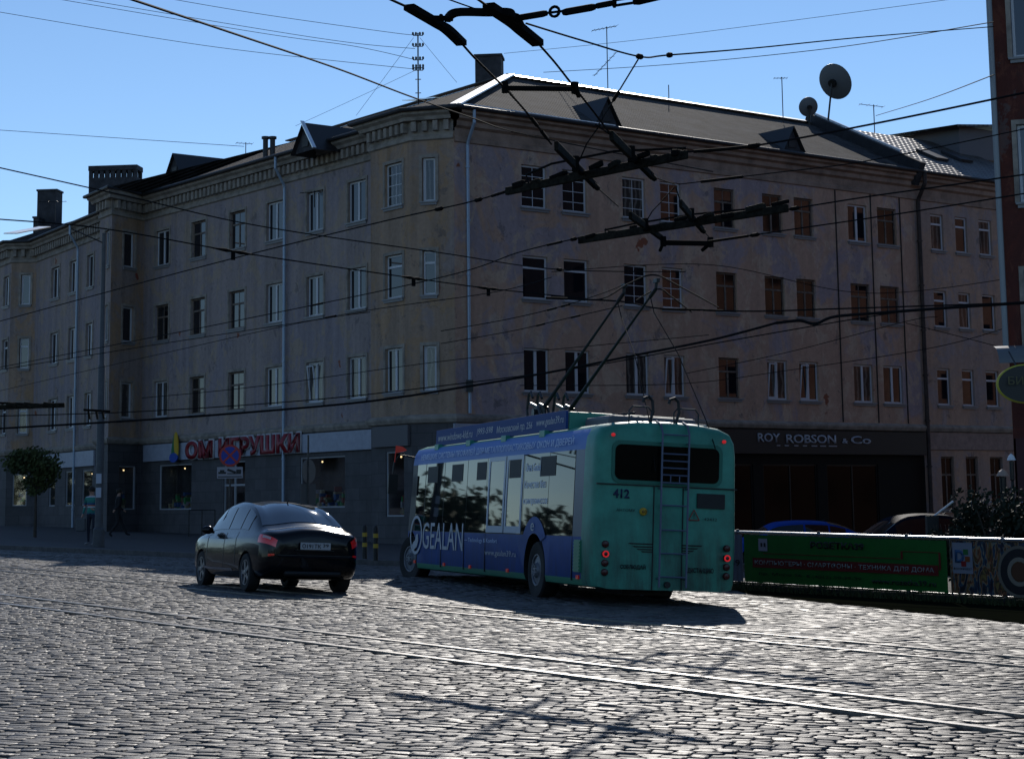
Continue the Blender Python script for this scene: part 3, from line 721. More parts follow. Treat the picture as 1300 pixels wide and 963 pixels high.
for x in (1087-22, 1110, 1147):
    p = onplane(x, 400, nR, cR_); q = Vector((p.x, p.y, 0))+oR*.03; cb.box(-.018, .018, -.02, .02, 4.7, 14.2, T=frameT(q, dR, UP))
adopt(cb.build('wall_cable', BLACK), main)

# ---- signs on the building
FASC = mat('pale_fascia_panel', (.30, .32, .38), .5, noise=.1)
def fascia(x0, x1, P0, P1, z0, z1, m, name='fascia_panel', label=None, out=.12, yref=560):
    d = (P1-P0).normalized(); nn = Vector((d.y, -d.x, 0)); k = nn.dot(P0)
    ua = (onplane(x0, yref, nn, k)-P0).dot(d); ub = (onplane(x1, yref, nn, k)-P0).dot(d)
    T = frameT(P0, d, UP); b = MB(); b.box(ua, ub, -out, -.01, z0, z1, T=T); o = b.build(name, m, bevel=.01)
    if label: tag(o, label, 'fascia', 'pale fascia boards over the shop windows')
    else: adopt(o, main)
    return o, T, ua, ub
fascia(42, 122, f0, b2i, 3.62, 4.34, FASC, label='pale blank fascia board left of the lamp post, above the round tree')
fascia(185, 476, a0_, b1i, 3.62, 4.34, FASC, label='long pale fascia board carrying the red toy shop letters')
fascia(476, 521, b1a, b1b, 3.62, 4.34, mat('grey_fascia_panel', (.10, .095, .10), .6), label='short grey fascia board under the corner bay')
fascia(575, 700, CORN, R_end, 3.55, 4.34, FASC, label='pale fascia board at the corner behind the bus roof')
# toy shop letters
d = (b1i-a0_).normalized(); nn = Vector((d.y, -d.x, 0)); k = nn.dot(a0_)
def uA(x): return (onplane(x, 565, nn, k)-a0_).dot(d)
toy = thing('shop_sign', 'red bubble letters of the toy shop with a green yellow and blue drop', 'shop sign', tuple(a0_+d*uA(300)+nn*.15+UP*4))
REDL = mat('red_sign_letters', (.22, .012, .02), .4); WHT = mat('white_sign_outline', (.42, .40, .40), .5)
def toyw(s, x0, x1, dz=0):
    o = a0_+d*uA(x0)+nn*.13+UP*(3.62+dz); w = uA(x1)-uA(x0)
    adopt(text(s, o-d*.06-UP*.04, d, UP, w+.12, .84, WHT, 'letter_outline', bold=.09, ext=.05), toy)
    adopt(text(s, o+nn*.055, d, UP, w, .74, REDL, 'letters', bold=.04, ext=.04), toy)
toyw('ОМ', 241, 275); toyw('ИГРУШКИ', 283, 386, .04)
o0 = a0_+d*uA(229)+nn*.2
def leaf(pts, m, off): 
    b = MB(); f = [o0+d*x+UP*y+nn*off for x, y in pts]; g = [p+nn*.05 for p in f]; b.poly(g); b.poly(f[::-1])
    for i in range(len(f)): b.quad(f[i], f[(i+1) % len(f)], g[(i+1) % len(f)], g[i])
    adopt(b.build('sign_drop', m), toy)
def ell(cx, cy, rx, ry, rot=0, n=20): return [(cx+rx*math.cos(a)*math.cos(rot)-ry*math.sin(a)*math.sin(rot), cy+rx*math.cos(a)*math.sin(rot)+ry*math.sin(a)*math.cos(rot)) for a in [2*math.pi*i/n for i in range(n)]]
leaf([(-.42, 3.6), (-.1, 3.6), (.05, 4.75), (-.12, 4.7), (-.3, 4.2)], mat('sign_green', (.03, .16, .06), .5), 0)
leaf(ell(.12, 4.25, .17, .55, rad(6)), mat('sign_yellow', (.5, .32, .02), .5), .03)
leaf(ell(-.05, 3.72, .36, .2), mat('sign_blue', (.02, .07, .35), .5), .06)
# black shop sign
o, T, ua, ub = fascia(925, 1172, CORN, R_end, 3.55, 4.34, BLK, label=None)
rs = thing('shop_sign', 'long black sign with pale capital letters over the dark clothes shop', 'shop sign', tuple(CORN+dR*20+UP*3.9))
sb = MB(); sb.box(ua-4, ub-.02, -.2, -.125, 3.4, 4.32, T=T); adopt(sb.build('sign_board', BLACK), rs)
nnR = oR; kR = oR.dot(CORN)
def uR(x, y=552): return (onplane(x, y, oR, kR)-CORN).dot(dR)
GREYL = mat('pale_sign_letters', (.30, .31, .35), .4)
for s, a, b, zz, h in (('ROY', 957, 985, 3.85, .34), ('ROBSON', 993, 1056, 3.82, .34), ('&', 1064, 1071, 3.83, .2), ('Co', 1075, 1100, 3.82, .32)):
    adopt(text(s, CORN+dR*uR(a)+oR*.205+UP*zz, dR, UP, uR(b)-uR(a), h, GREYL, 'lettering', bold=.015, ext=.02), rs)
for a, b in ((981, 985), (991, 996), (1003, 1008), (1014, 1019), (1025, 1032), (1036, 1043), (1047, 1057)):
    l = MB(); l.box(uR(a), uR(b), -.22, -.2, 3.70, 3.74, T=frameT(CORN, dR, UP)); adopt(l.build('sign_dash', GREYL), rs)
# small house sign and shop plaque
pq = MB(); p = onplane(174, 598, nA, cA)+oA*1.6; T = frameT(p, Vector((1, -.1, 0)), UP)
pq.box(-.42, .42, -.05, .05, -.24, .24, T=T); po = pq.build('hanging_plaque', mat('plaque_white', (.10, .10, .12), .5)); tag(po, 'small white square plaque with a red emblem left of the toy shop window', 'plaque')
em = MB(); em.box(-.22, .22, -.065, -.055, .05, .16, T=T); em.box(-.22, .22, -.065, -.055, -.17, -.06, T=T); adopt_o = em.build('emblem', mat('plaque_red', (.15, .02, .03), .5)); adopt_o.parent = po
br = MB(); br.tube([T @ Vector((.3, 0, .2)), T @ Vector((.35, 1.3, .25))], .015, 6); q = br.build('bracket', STEEL); q.parent = po

# ------------------------------------------------------------------ lofts
def catmull(P, t):
    n = len(P)-1; t = max(0, min(n-1e-6, t)); i = int(t); f = t-i
    p0, p1, p2, p3 = P[max(i-1, 0)], P[i], P[i+1], P[min(i+2, n)]
    return .5*((2*p1)+(-p0+p2)*f+(2*p0-5*p1+4*p2-p3)*f*f+(-p0+3*p1-3*p2+p3)*f**3)
def loft(rings, mi_fn=None, name='body', mats=None, parent=None, smooth=True):
    b = MB(); n = len(rings[0])
    for r in rings: b.v += [tuple(p) for p in r]
    for i in range(len(rings)-1):
        for k in range(n):
            f = (i*n+k, i*n+(k+1) % n, (i+1)*n+(k+1) % n, (i+1)*n+k)
            c = sum((Vector(b.v[j]) for j in f), Vector())/4
            b.f.append(f); b.mi.append(mi_fn(c) if mi_fn else 0)
    for i, rev in ((0, False), (len(rings)-1, True)):
        f = [i*n+k for k in range(n)]; f = f[::-1] if not rev else f
        c = sum((Vector(b.v[j]) for j in f), Vector())/n; b.f.append(tuple(f)); b.mi.append(mi_fn(c) if mi_fn else 0)
    return b.build(name, mats, parent, smooth)
def cyl_obj(c, r, y0, y1, n=32):
    b = MB(); b.tube([(c[0], y0, c[1]), (c[0], y1, c[1])], r, n); o = b.build('cutter', BLACK); bm = bmesh.new(); bm.from_mesh(o.data); bmesh.ops.recalc_face_normals(bm, faces=bm.faces); bm.to_mesh(o.data); bm.free(); return o
def wheel(parent, x, y, zc, r, wdt, side, rimm, spokes=0, rim_r=.62, steer=0):
    """side +1: outer face towards +y"""
    T = Matrix.Translation((x, y, zc)) @ Matrix.Rotation(steer, 4, 'Z') @ Matrix.Rotation(-side*math.pi/2, 4, 'X')
    w = MB(); ri = r*rim_r
    w.lathe([(ri, -wdt), (r*.93, -wdt), (r, -wdt*.85), (r, -.03), (r*.95, 0), (ri*1.05, .0), (ri, -.01), (ri, -wdt)], 32, T)
    o = w.build('wheel', RUBBER, parent, True)
    q = MB(); q.lathe([(.0001, -.08), (ri*.99, -.08), (ri*.99, -.004), (ri*.92, -.004), (ri*.88, -.05 if spokes else -.015), (ri*.86, -.079)], 32, T)
    if spokes:
        for k in range(spokes):
            a = 2*math.pi*k/spokes; R = T @ Matrix.Rotation(a, 4, 'Z')
            q.box(ri*.12, ri*.93, -.035, .035, -.06, -.012, T=R)
        q.lathe([(ri*.22, -.06), (ri*.2, -.005), (.0001, -.0)], 16, T)
    else:
        q.lathe([(ri*.86, -.03), (ri*.5, -.02), (ri*.42, .02), (ri*.2, .025), (.0001, .025)], 24, T)
        for k in range(8):
            a = 2*math.pi*k/8; R = T @ Matrix.Rotation(a, 4, 'Z') @ Matrix.Translation((ri*.32, 0, 0)); q.lathe([(.02, .02), (.02, .045), (.0001, .045)], 6, R)
    q.build('rim', rimm, o, True)
    return o

# ------------------------------------------------------------------ trolleybus
BUS = thing('trolleybus', 'blue trolleybus with green rear, number 412, window adverts and raised trolley poles', 'trolleybus', (1.11, 30.6, -.033), (rad(3), 0, rad(107)))
BUSP = BUS
BLUE = mat('bus_blue_paint', (.008, .055, .24), .45, ior=1.25, noise=.15, nscale=1.2)
BLUEL = mat('bus_roof_edge_blue', (.025, .125, .42), .45, ior=1.35)
GREEN = mat('bus_green_paint', (.045, .26, .18), .42, ior=1.4, noise=.25, nscale=1.5)
def grime(m, z0=.25, z1=1.5, amt=.75):
    t = m.node_tree; b = t.nodes['Principled BSDF']; src = b.inputs['Base Color'].links[0].from_socket if b.inputs['Base Color'].links else None
    g = t.nodes.new('ShaderNodeNewGeometry'); sx = t.nodes.new('ShaderNodeSeparateXYZ'); t.links.new(g.outputs['Position'], sx.inputs[0])
    mr = t.nodes.new('ShaderNodeMapRange'); mr.inputs['From Min'].default_value = z0; mr.inputs['From Max'].default_value = z1; mr.inputs['To Min'].default_value = amt; mr.inputs['To Max'].default_value = .06; t.links.new(sx.outputs[2], mr.inputs['Value'])
    mp = t.nodes.new('ShaderNodeMapping'); mp.inputs['Scale'].default_value = (5, 5, .9); t.links.new(g.outputs['Position'], mp.inputs['Vector'])
    n = t.nodes.new('ShaderNodeTexNoise'); n.inputs['Scale'].default_value = 1.3; n.inputs['Detail'].default_value = 7; n.inputs['Roughness'].default_value = .7; t.links.new(mp.outputs[0], n.inputs['Vector'])
    ra = t.nodes.new('ShaderNodeMapRange'); ra.inputs['From Min'].default_value = .35; ra.inputs['From Max'].default_value = .65; t.links.new(n.outputs['Fac'], ra.inputs['Value'])
    mu = t.nodes.new('ShaderNodeMath'); mu.operation = 'MULTIPLY'; t.links.new(mr.outputs[0], mu.inputs[0]); t.links.new(ra.outputs[0], mu.inputs[1])
    mx = t.nodes.new('ShaderNodeMix'); mx.data_type = 'RGBA'; t.links.new(mu.outputs[0], mx.inputs[0]); t.links.new(src, mx.inputs[6]); mx.inputs[7].default_value = (.035, .032, .028, 1); t.links.new(mx.outputs[2], b.inputs['Base Color'])
grime(GREEN, .15, 1.7, .8); grime(BLUE, .15, 1.1, .6)
TRIMG = mat('bus_green_trim', (.04, .22, .12), .4)
GREYB = mat('bus_grey_blue_film', (.05, .075, .115), .4)
BGL = mat('bus_side_glass', (.006, .008, .01), .02, ior=1.35)
hp_ = [(0, .27), (1.02, .27), (1.17, .30), (1.2, .40), (1.215, 1.05), (1.205, 1.7), (1.19, 2.42), (1.165, 2.62), (1.09, 2.75), (.9, 2.83), (.5, 2.88), (0, 2.895)]
xsx = [(-.12, .925, .955), (-.10, .955, .972), (-.04, .985, .99), (.06, 1, 1), (.42, 1, 1), (.85, 1, 1), (2, 1, 1), (4, 1, 1), (6, 1, 1), (8, 1, 1), (10, 1, 1), (11.1, 1, 1), (11.7, .985, 1), (12.0, .95, .99), (12.2, .87, .97), (12.32, .74, .93)]
rings = []
for (x, sy, sz) in xsx:
    pts = [(sy*a, .27+(b-.27)*sz) for a, b in hp_]
    full = pts + [(-a, b) for a, b in pts[::-1] if a > 0]
    lean = (lambda zz: 0)
    rings.append([Vector((x-(max(0, zz-1.0)*.33 if x > 11.9 else 0)*(1 if x > 12 else .4)+(.0 if x > 0 else -.02*max(0, 1-abs(yy)/1.2)), yy-1.2, zz)) for yy, zz in full])
def bmi(c):
    if c.x < .42: return 1
    if c.z > 2.83: return 1
    if abs(c.y+1.2) > 1.0 or c.x > 11.8:
        if c.z < .36: return 2
        if c.z < 1.06: return 0
        if c.z < 2.43: return 4 if c.x < .86 else 3
        return 5
    return 1 if c.z > 1 else 2
body = loft(rings, bmi, 'body', [BLUE, GREEN, TRIMG, BLACK, GREYB, BLUEL], BUS)
cs = [cyl_obj((2.85, .50), .60, -.5, .2), cyl_obj((11.5, .48), .56, -.5, .2), cyl_obj((2.85, .50), .60, -2.6, -1.9), cyl_obj((11.5, .48), .56, -2.6, -1.9)]
for c in cs: c.parent = BUS
body.data.materials.append(BLACK)
cut(body, cs)
RIMG = mat('bus_wheel_rim', (.16, .17, .19), .5, .4, noise=.3, nscale=9)
for (x, y, s, st) in ((2.85, -.03, 1, 0), (11.5, .02, 1, rad(14)), (2.85, -2.37, -1, 0), (11.5, -2.37, -1, rad(14))): wheel(BUS, x, y, .47, .48, .30, s, RIMG, 0, .56, st)
ub = MB(); ub.box(.5, 11, -2.1, -.3, .30, .45); ub.box(.7, 2.0, -1.6, -.8, .17, .30); ub.build('underframe', BLACK, BUS)
def sidey(zz): # left skin
    return np.interp(zz, [.3, .4, 1.05, 1.7, 2.42, 2.62, 2.75], [-.03, 0, .015, .005, -.01, -.035, -.11])
def spanel(x0, x1, z0, z1, m, name, off=.004, n=4):
    b = MB(); zs = np.linspace(z0, z1, n+1)
    fr = [Vector((x, sidey(zz)+off, zz)) for zz in zs for x in (x0, x1)]; bk_ = [v-Vector((0, .02, 0)) for v in fr]
    b.v = [tuple(v) for v in fr+bk_]; q = len(fr)
    for i in range(n): b.f.append((2*i+1, 2*i, 2*i+2, 2*i+3)); b.mi.append(0)
    for i in range(n): b.f.append((2*i, q+2*i, q+2*i+2, 2*i+2)); b.f.append((2*i+1, 2*i+3, q+2*i+3, q+2*i+1)); b.mi += [0, 0]
    b.f.append((0, 1, q+1, q)); b.f.append((2*n+1, 2*n, q+2*n, q+2*n+1)); b.mi += [0, 0]
    return b.build(name, m, BUS, smooth=False)
for a, b in ((.87, 2.18), (2.2, 3.58), (3.60, 5.90), (5.92, 7.25), (7.28, 8.95), (8.99, 10.45), (10.5, 11.2)):
    o = spanel(a, b, 1.06, 2.42, BGL, 'side_window')
    bvv = o
VNT = mat('vent_dark', (.004, .004, .004), .6)
for a, b in ((9.5, 10.32), (7.6, 8.42), (5.98, 6.62), (3.82, 4.5), (1.85, 2.62)):
    spanel(a, b, 2.03, 2.36, VNT, 'vent_window', .009, 1)
spanel(2.66, 2.70, 2.03, 2.36, GREYB, 'vent_slider', .011, 1)
# printed window frame graphic
WFR = mat('printed_window_frame', (.30, .36, .46), .35)
for (a, b) in ((3.66, 4.66), (4.72, 5.80)):
    for (x0, x1, z0, z1) in ((a, a+.09, 1.07, 2.43), (b-.09, b, 1.07, 2.43), (a+.09, b-.09, 1.07, 1.19), (a+.09, b-.09, 2.35, 2.43)): spanel(x0, x1, z0, z1, WFR, 'advert_frame', .013, 2)
# front door side: pillar and windscreen
ws = MB(); 
fr = lambda x, yy, zz: Vector((x-max(0, zz-1.0)*.33, yy-1.2, zz))
pts = []
for yy, x in ((-.9, 12.24), (-.6, 12.335), (0, 12.345), (.6, 12.335), (.9, 12.24)):
    pts.append((fr(x+.03, yy, 1.15), fr(x+.03, yy, 2.4)))
for a, b in zip(pts, pts[1:]): ws.quad(a[0], b[0], b[1], a[1])
ws.build('windscreen', BGL, BUS)
ar = MB(); arc = [(2.85+.80*math.cos(t), .5+.86*math.sin(t)) for t in np.linspace(0, math.pi, 25)]; arc = [(x, zz) for x, zz in arc if zz > .95]
inn_ = [(2.85+.60*math.cos(t), .5+.60*math.sin(t)) for t in np.linspace(0, math.pi, 25)]
ri_ = [(x, max(zz, .95)) for x, zz in [(2.85+.58*math.cos(t), .5+.58*math.sin(t)) for t in np.linspace(rad(50), math.pi-rad(50), len(arc))]]
for (p, q, s, t) in zip(arc, arc[1:], ri_[1:], ri_): ar.quad(*[Vector((x, sidey(zz)+.016, zz)) for x, zz in (p, q, s, t)])
ar.build('wheel_arch_panel', BLUE, BUS)
def btext(s, xl, zb, w, h, m, y=.012, **k): return text(s, (xl, sidey(zb+h/2)+y, zb), (-1, 0, 0), (0, 0, 1), w, h, m, 'lettering', BUS, **k)
SILV = mat('silver_lettering', (.33, .36, .42), .4); PALE = mat('pale_blue_lettering', (.40, .52, .75), .4)
btext('НЕМЕЦКИЕ СИСТЕМЫ ПРОФИЛЕЙ ДЛЯ МЕТАЛЛОПЛАСТИКОВЫХ ОКОН И ДВЕРЕЙ', 10.95, 2.49, 10.0, .17, PALE, .03, shear=.2)
btext('GEALAN', 10.45, .70, 3.1, .53, SILV)
lg = MB(); NN = 40
for k in range(NN):
    a, b = 2*math.pi*k/NN, 2*math.pi*(k+1)/NN
    P4 = [(11.0+.50*math.cos(t)*s, .97+.40*math.sin(t)*s) for t, s in ((a, 1), (b, 1), (b, .84), (a, .84))]; lg.quad(*[Vector((x, .03, zz)) for x, zz in P4])
lg.poly([Vector((x, .031, zz)) for x, zz in [(11.0-.02, .98), (10.83, .99), (10.78, .86), (10.9, .72), (11.15, .66), (11.3, .75), (11.2, .82), (11.05, .86)]])
lg.build('ring_emblem', SILV, BUS)
btext('— Technology & Komfort', 7.25, .86, 2.2, .10, PALE)
btext('www.gealan39.ru', 5.83, .63, 1.95, .13, SILV)
btext('Окна Gealan', 3.52, 2.13, .86, .14, PALE); btext('Качество без', 3.55, 1.84, 1.2, .13, PALE); btext('компромиссов', 3.55, 1.54, 1.35, .12, PALE)
btext('e', 3.0, 1.12, .18, .13, SILV, .03)
REDLT = mat('red_marker', (.5, .03, .015), .3, emit=(1, .05, .02), estr=.05)
for x in (11.09, 8.72, 6.83, 4.39, .55):
    b = MB(); b.box(x-.06, x+.06, .0, .022, .39, .45); b.build('side_marker', REDLT, BUS)
gl = MB(); gl.box(.42, .72, 0, .03, .5, 1.0)
for k in range(9): gl.box(.43, .71, .03, .045, .52+k*.053, .545+k*.053)
gl.build('air_grille', TRIMG, BUS)
# seams
for x in (.86, 5.85, 7.3, 9.0): b = MB(); b.box(x, x+.012, -.03, .018, .36, 1.05); b.build('panel_seam', BLACK, BUS)
# rear
XR = -.145
def rrect(y0, y1, z0, z1, r, n=5):
    out = []
    for cx, cy, a0 in ((y1-r, z1-r, 0), (y0+r, z1-r, 90), (y0+r, z0+r, 180), (y1-r, z0+r, 270)):
        for k in range(n+1): a = rad(a0+90*k/n); out.append((cx+r*math.cos(a), cy+r*math.sin(a)))
    return out
def rplate(pts, m, name, x=XR, t=.012):
    b = MB(); f = [Vector((x-t, y, zz)) for y, zz in pts]; g = [Vector((x+.04, y, zz)) for y, zz in pts]; b.poly(f)
    for i in range(len(f)): b.quad(f[i], g[i], g[(i+1) % len(f)], f[(i+1) % len(f)])
    o = b.build(name, m, BUS); bm = bmesh.new(); bm.from_mesh(o.data); bmesh.ops.recalc_face_normals(bm, faces=bm.faces); bm.to_mesh(o.data); bm.free(); return o
rplate(rrect(-2.12, -.26, 1.90, 2.56, .13), mat('rear_window_recess', (.02, .15, .10), .5), 'rear_window_frame', t=.004)
rplate(rrect(-2.06, -.31, 1.95, 2.50, .10), mat('rear_glass', (.003, .003, .003), .12, ior=1.15), 'rear_window')
rplate([(-2.38, 1.865), (-.02, 1.865), (-.02, 1.885), (-2.38, 1.885)], BLACK, 'panel_seam', t=.006)
for y in (-.975, -1.465): rplate([(y-.006, .28), (y+.006, .28), (y+.006, 1.86), (y-.006, 1.86)], BLACK, 'panel_seam', t=.006)
rplate(rrect(-2.17, -1.70, 1.56, 1.79, .01), BLACK, 'rear_display')
for i, (zz) in enumerate((.975, .93, .89, .855)):
    k = i*.07; rplate([(-.98, zz-.009), (-.60-k, zz-.009), (-.57-k, zz+.009), (-.98, zz+.009)], BLACK, 'rear_vent', t=.006); rplate([(-1.46, zz-.009), (-1.46, zz+.009), (-1.81+k, zz+.009), (-1.78+k, zz-.009)], BLACK, 'rear_vent', t=.006)
TAIL = mat('dark_tail_lamp', (.05, .008, .008), .2); TAILR = mat('lit_red_ring', (.6, .02, .02), .3, emit=(1, .03, .04), estr=.4)
def rdisc(y, zz, r, m, name, ring=None):
    T = Matrix.Translation((XR, y, zz)) @ Matrix.Rotation(-math.pi/2, 4, 'Y'); b = MB(); b.lathe([(r, -.02), (r, .02), (r*.8, .035), (.0001, .04)], 20, T)
    o = b.build(name, m, BUS, True)
    if ring: q = MB(); q.lathe([(r*.58, .037), (r*.58, .045), (r*.95, .045), (r*.95, .028), (r*.58, .037)], 20, T); q.build('lamp_ring', ring, o)
    return o
for y in (-.19, -2.22):
    for k, zz in enumerate((.95, .80, .66, .52)): rdisc(y, zz, .055, TAIL, 'rear_lamp', TAILR if k == 1 else None)
for y in (-.27, -2.14): rdisc(y, 2.64 if y > -1 else 2.62, .028, TAILR, 'top_marker_lamp')
YEL = mat('yellow_disc', (.45, .27, .01), .4); INK = mat('dark_blue_ink', (.006, .01, .05), .5)
o = rdisc(-.80, 1.47, .06, YEL, 'speed_disc'); 
def rtext(s, yl, zb, w, h, m=INK, x=XR-.012, **k): return text(s, (x, yl, zb), (0, -1, 0), (0, 0, 1), w, h, m, 'lettering', BUS, **k)
rtext('412', -.29, 1.665, .27, .14, bold=.03); rtext('60', -.765, 1.445, .075, .05, BLACK, XR-.05)
rtext('АНТОМУ', -.35, 1.46, .31, .045, BLACK); rtext('42412', -1.82, 1.37, .22, .045, BLACK)
rtext('СОБЛЮДАЙ', -.44, .575, .42, .09, BLACK, bold=.03); rtext('ДИСТАНЦИЮ', -1.56, .545, .44, .09, BLACK, bold=.03)
REDI = mat('red_triangle_line', (.25, .03, .02), .5); tr = [(-1.56, 1.37), (-1.74, 1.37), (-1.65, 1.53)]
for a, b_ in zip(tr, tr[1:]+tr[:1]): b = MB(); b.tube([(XR-.012, *a), (XR-.012, *b_)], .008, 5); b.build('warning_triangle', REDI, BUS)
b = MB(); b.box(XR-.015, XR-.008, -1.655, -1.645, 1.42, 1.48); b.box(XR-.015, XR-.008, -1.655, -1.645, 1.395, 1.41); b.build('warning_triangle', BLACK, BUS)
LADM = mat('ladder_blue_grey_tube', (.10, .12, .18), .45, .3); lad = MB()
for y in (-1.06, -1.51): lad.tube([(XR-.09, y, .32), (XR-.09, y, 2.70), (XR+.0, y, 2.84), (XR+.2, y, 2.9)], .017, 8)
for zz in (.48, .84, 1.2, 1.58, 1.93, 2.05, 2.16, 2.27, 2.38, 2.68): lad.tube([(XR-.09, -1.06, zz), (XR-.09, -1.51, zz)], .013, 6)
for y in (-1.21, -1.36): lad.tube([(XR-.09, y, 1.93), (XR-.09, y, 2.05)], .01, 6)
for y in (-1.06, -1.51):
    for zz in (.45, 1.84, 2.55): lad.tube([(XR-.09, y, zz), (XR+.02, y, zz)], .014, 6)
lad.build('ladder', LADM, BUS)
b = MB(); b.tube([(XR-.05, -1.22, .36), (XR+.05, -1.22, .36)], .05, 12); b.build('tow_socket', BLACK, BUS)
# roof: advert boards, boxes, pole bases
def bbox(x0, x1, y0, y1, z0, z1, m, name, bev=.02): b = MB(); b.box(x0, x1, y0, y1, z0, z1); return b.build(name, m, BUS, bevel=bev)
bbox(1.9, 10.4, -.20, -.16, 2.80, 3.12, mat('advert_board_blue', (.014, .05, .19), .6, ior=1.3), 'advert_board', .004)
text('www.windows-kld.ru', (10.2, -.155, 2.88), (-1, 0, 0), (0, 0, 1), 2.6, .15, SILV, 'lettering', BUS, shear=.2); text('|993-598', (7.3, -.155, 2.88), (-1, 0, 0), (0, 0, 1), 1.1, .15, SILV, 'lettering', BUS, shear=.2)
text('Московский пр. 256', (5.95, -.155, 2.86), (-1, 0, 0), (0, 0, 1), 2.2, .16, SILV, 'lettering', BUS, shear=.2); text('www.gealan39.ru', (3.5, -.155, 2.88), (-1, 0, 0), (0, 0, 1), 1.5, .16, SILV, 'lettering', BUS, shear=.2)
bbox(1.9, 2.0, -2.3, -.22, 2.80, 3.10, GREEN, 'roof_shroud'); bbox(1.9, 9.5, -2.24, -2.2, 2.80, 3.10, GREEN, 'roof_shroud')
for x in (9.9, 7.5, 5.1, 2.8): bbox(x, x+.3, -.28, -.08, 2.70, 2.82, GREEN, 'board_bracket', .01)
bbox(.55, 1.8, -1.95, -.45, 2.80, 3.0, mat('roof_unit_grey', (.10, .10, .11), .6), 'roof_unit', .06)
b = MB()
for k in range(9): b.tube([(.7+k*.12, -.5, 2.98), (.75+k*.12, -.95, 3.06)], .02, 6)
b.build('roof_louvres', GUTTER, BUS)
bbox(.25, .6, -2.0, -1.2, 2.84, 2.90, mat('roof_hatch', (.3, .32, .3), .4), 'roof_hatch', .01)
# guards at the rear edge of the roof
for (y0, y1) in ((-.62, -1.0), (-1.38, -1.8)):
    g = MB(); yh = -.98 if y0 > -1 else -1.42
    g.tube([(.12, y0, 2.84), (.12, y0, 3.05), (.12, y0-.06, 3.12), (.12, y1+.06, 3.12), (.12, y1, 3.05), (.12, y1, 2.84)], .014, 6); g.build('pole_guard', STEEL, BUS)
    g = MB(); g.tube([(.05, yh+.05, 2.84), (.05, yh-.02, 3.05), (.05, yh, 3.22), (.05, yh+.06, 3.28), (.05, yh+.14, 3.25), (.05, yh+.16, 3.18)], .026, 8); g.build('pole_hook', BLACK, BUS)
bpy.context.view_layer.update(); BM = BUS.matrix_world.copy(); BI = BM.inverted()
TIPS = (hp(792, 372, 5.3), hp(833, 366, 5.3))
PAINTB = mat('pole_black', (.015, .016, .016), .5, .3)
for (yb, tip, ye) in ((-.98, TIPS[0], .0), (-1.50, TIPS[1], 0)):
    base = Vector((5.75, yb, 3.38)); tl = BI @ tip
    t = MB(); t.tube([base, base.lerp(tl, .15), tl], [.045, .034, .018], 10); po = t.build('trolley_pole', PAINTB, BUS)
    h = MB(); dr = (tl-base).normalized(); h.tube([tl-dr*.22, tl], .035, 8); h.tube([tl, tl+Vector((0, 0, .14))], .03, 8); h.box(tl.x-.10, tl.x+.10, tl.y-.03, tl.y+.03, tl.z+.1, tl.z+.17); h.build('contact_shoe', BLACK, po)
    bs = MB(); bs.box(5.45, 6.5, yb-.13, yb+.13, 2.85, 2.98); bs.tube([(5.75, yb, 2.95), (5.75, yb, 3.42)], .06, 10)
    for s in (-.09, .09): bs.tube([(5.5, yb+s, 3.02), (6.35, yb+s, 3.12)], .035, 8); bs.tube([(6.3, yb+s, 2.98), (6.45, yb+s, 3.4), (6.38, yb+s, 3.66), (6.25, yb+s, 3.72), (6.12, yb+s, 3.6)], .028, 6); bs.tube([(5.4, yb+s, 3.05), (5.75, yb+s, 3.40), (6.25, yb+s, 3.5)], .03, 6)
    bs.box(5.85, 6.2, yb-.05, yb+.05, 3.2, 3.42); bs.tube([(6.0, yb-.12, 3.3), (6.0, yb+.12, 3.3)], .09, 10)
    bs.build('pole_base', STEEL, BUS)
    rp = MB(); e = Vector((.05, -.95 if yb > -1.2 else -1.95, 2.86)); m1 = tl.lerp(e, .45)+Vector((0, 0, -.12)); rp.tube([tl-dr*.2-Vector((0, 0, .03)), tl-dr*.12-Vector((.03, .02, .35)), m1, e, Vector((XR-.1, e.y, 2.1 if yb > -1.2 else 2.5))], .009, 5); rp.build('pole_rope', WIRE, BUS)
# mirror and flag
b = MB(); b.tube([(12.0, -.15, 2.6), (12.35, .12, 2.66), (12.45, .22, 2.5), (12.45, .24, 2.25)], .02, 6); b.box(12.38, 12.5, .14, .34, 1.82, 2.24); b.build('mirror', BLACK, BUS)
b = MB(); b.tube([(12.42, .22, 2.5), (12.42, .20, 2.86)], .01, 6); b.poly([(12.42, .20, 2.86), (12.38, .06, 2.84), (12.32, -.02, 2.77), (12.38, .05, 2.73), (12.42, .2, 2.70)]); b.poly([(12.425, .20, 2.70), (12.385, .05, 2.73), (12.325, -.02, 2.77), (12.385, .06, 2.84), (12.425, .20, 2.86)]); b.build('red_pennant', mat('red_pennant_cloth', (.9, .06, .03), .6, emit=(1, .05, .03), estr=0), BUS)

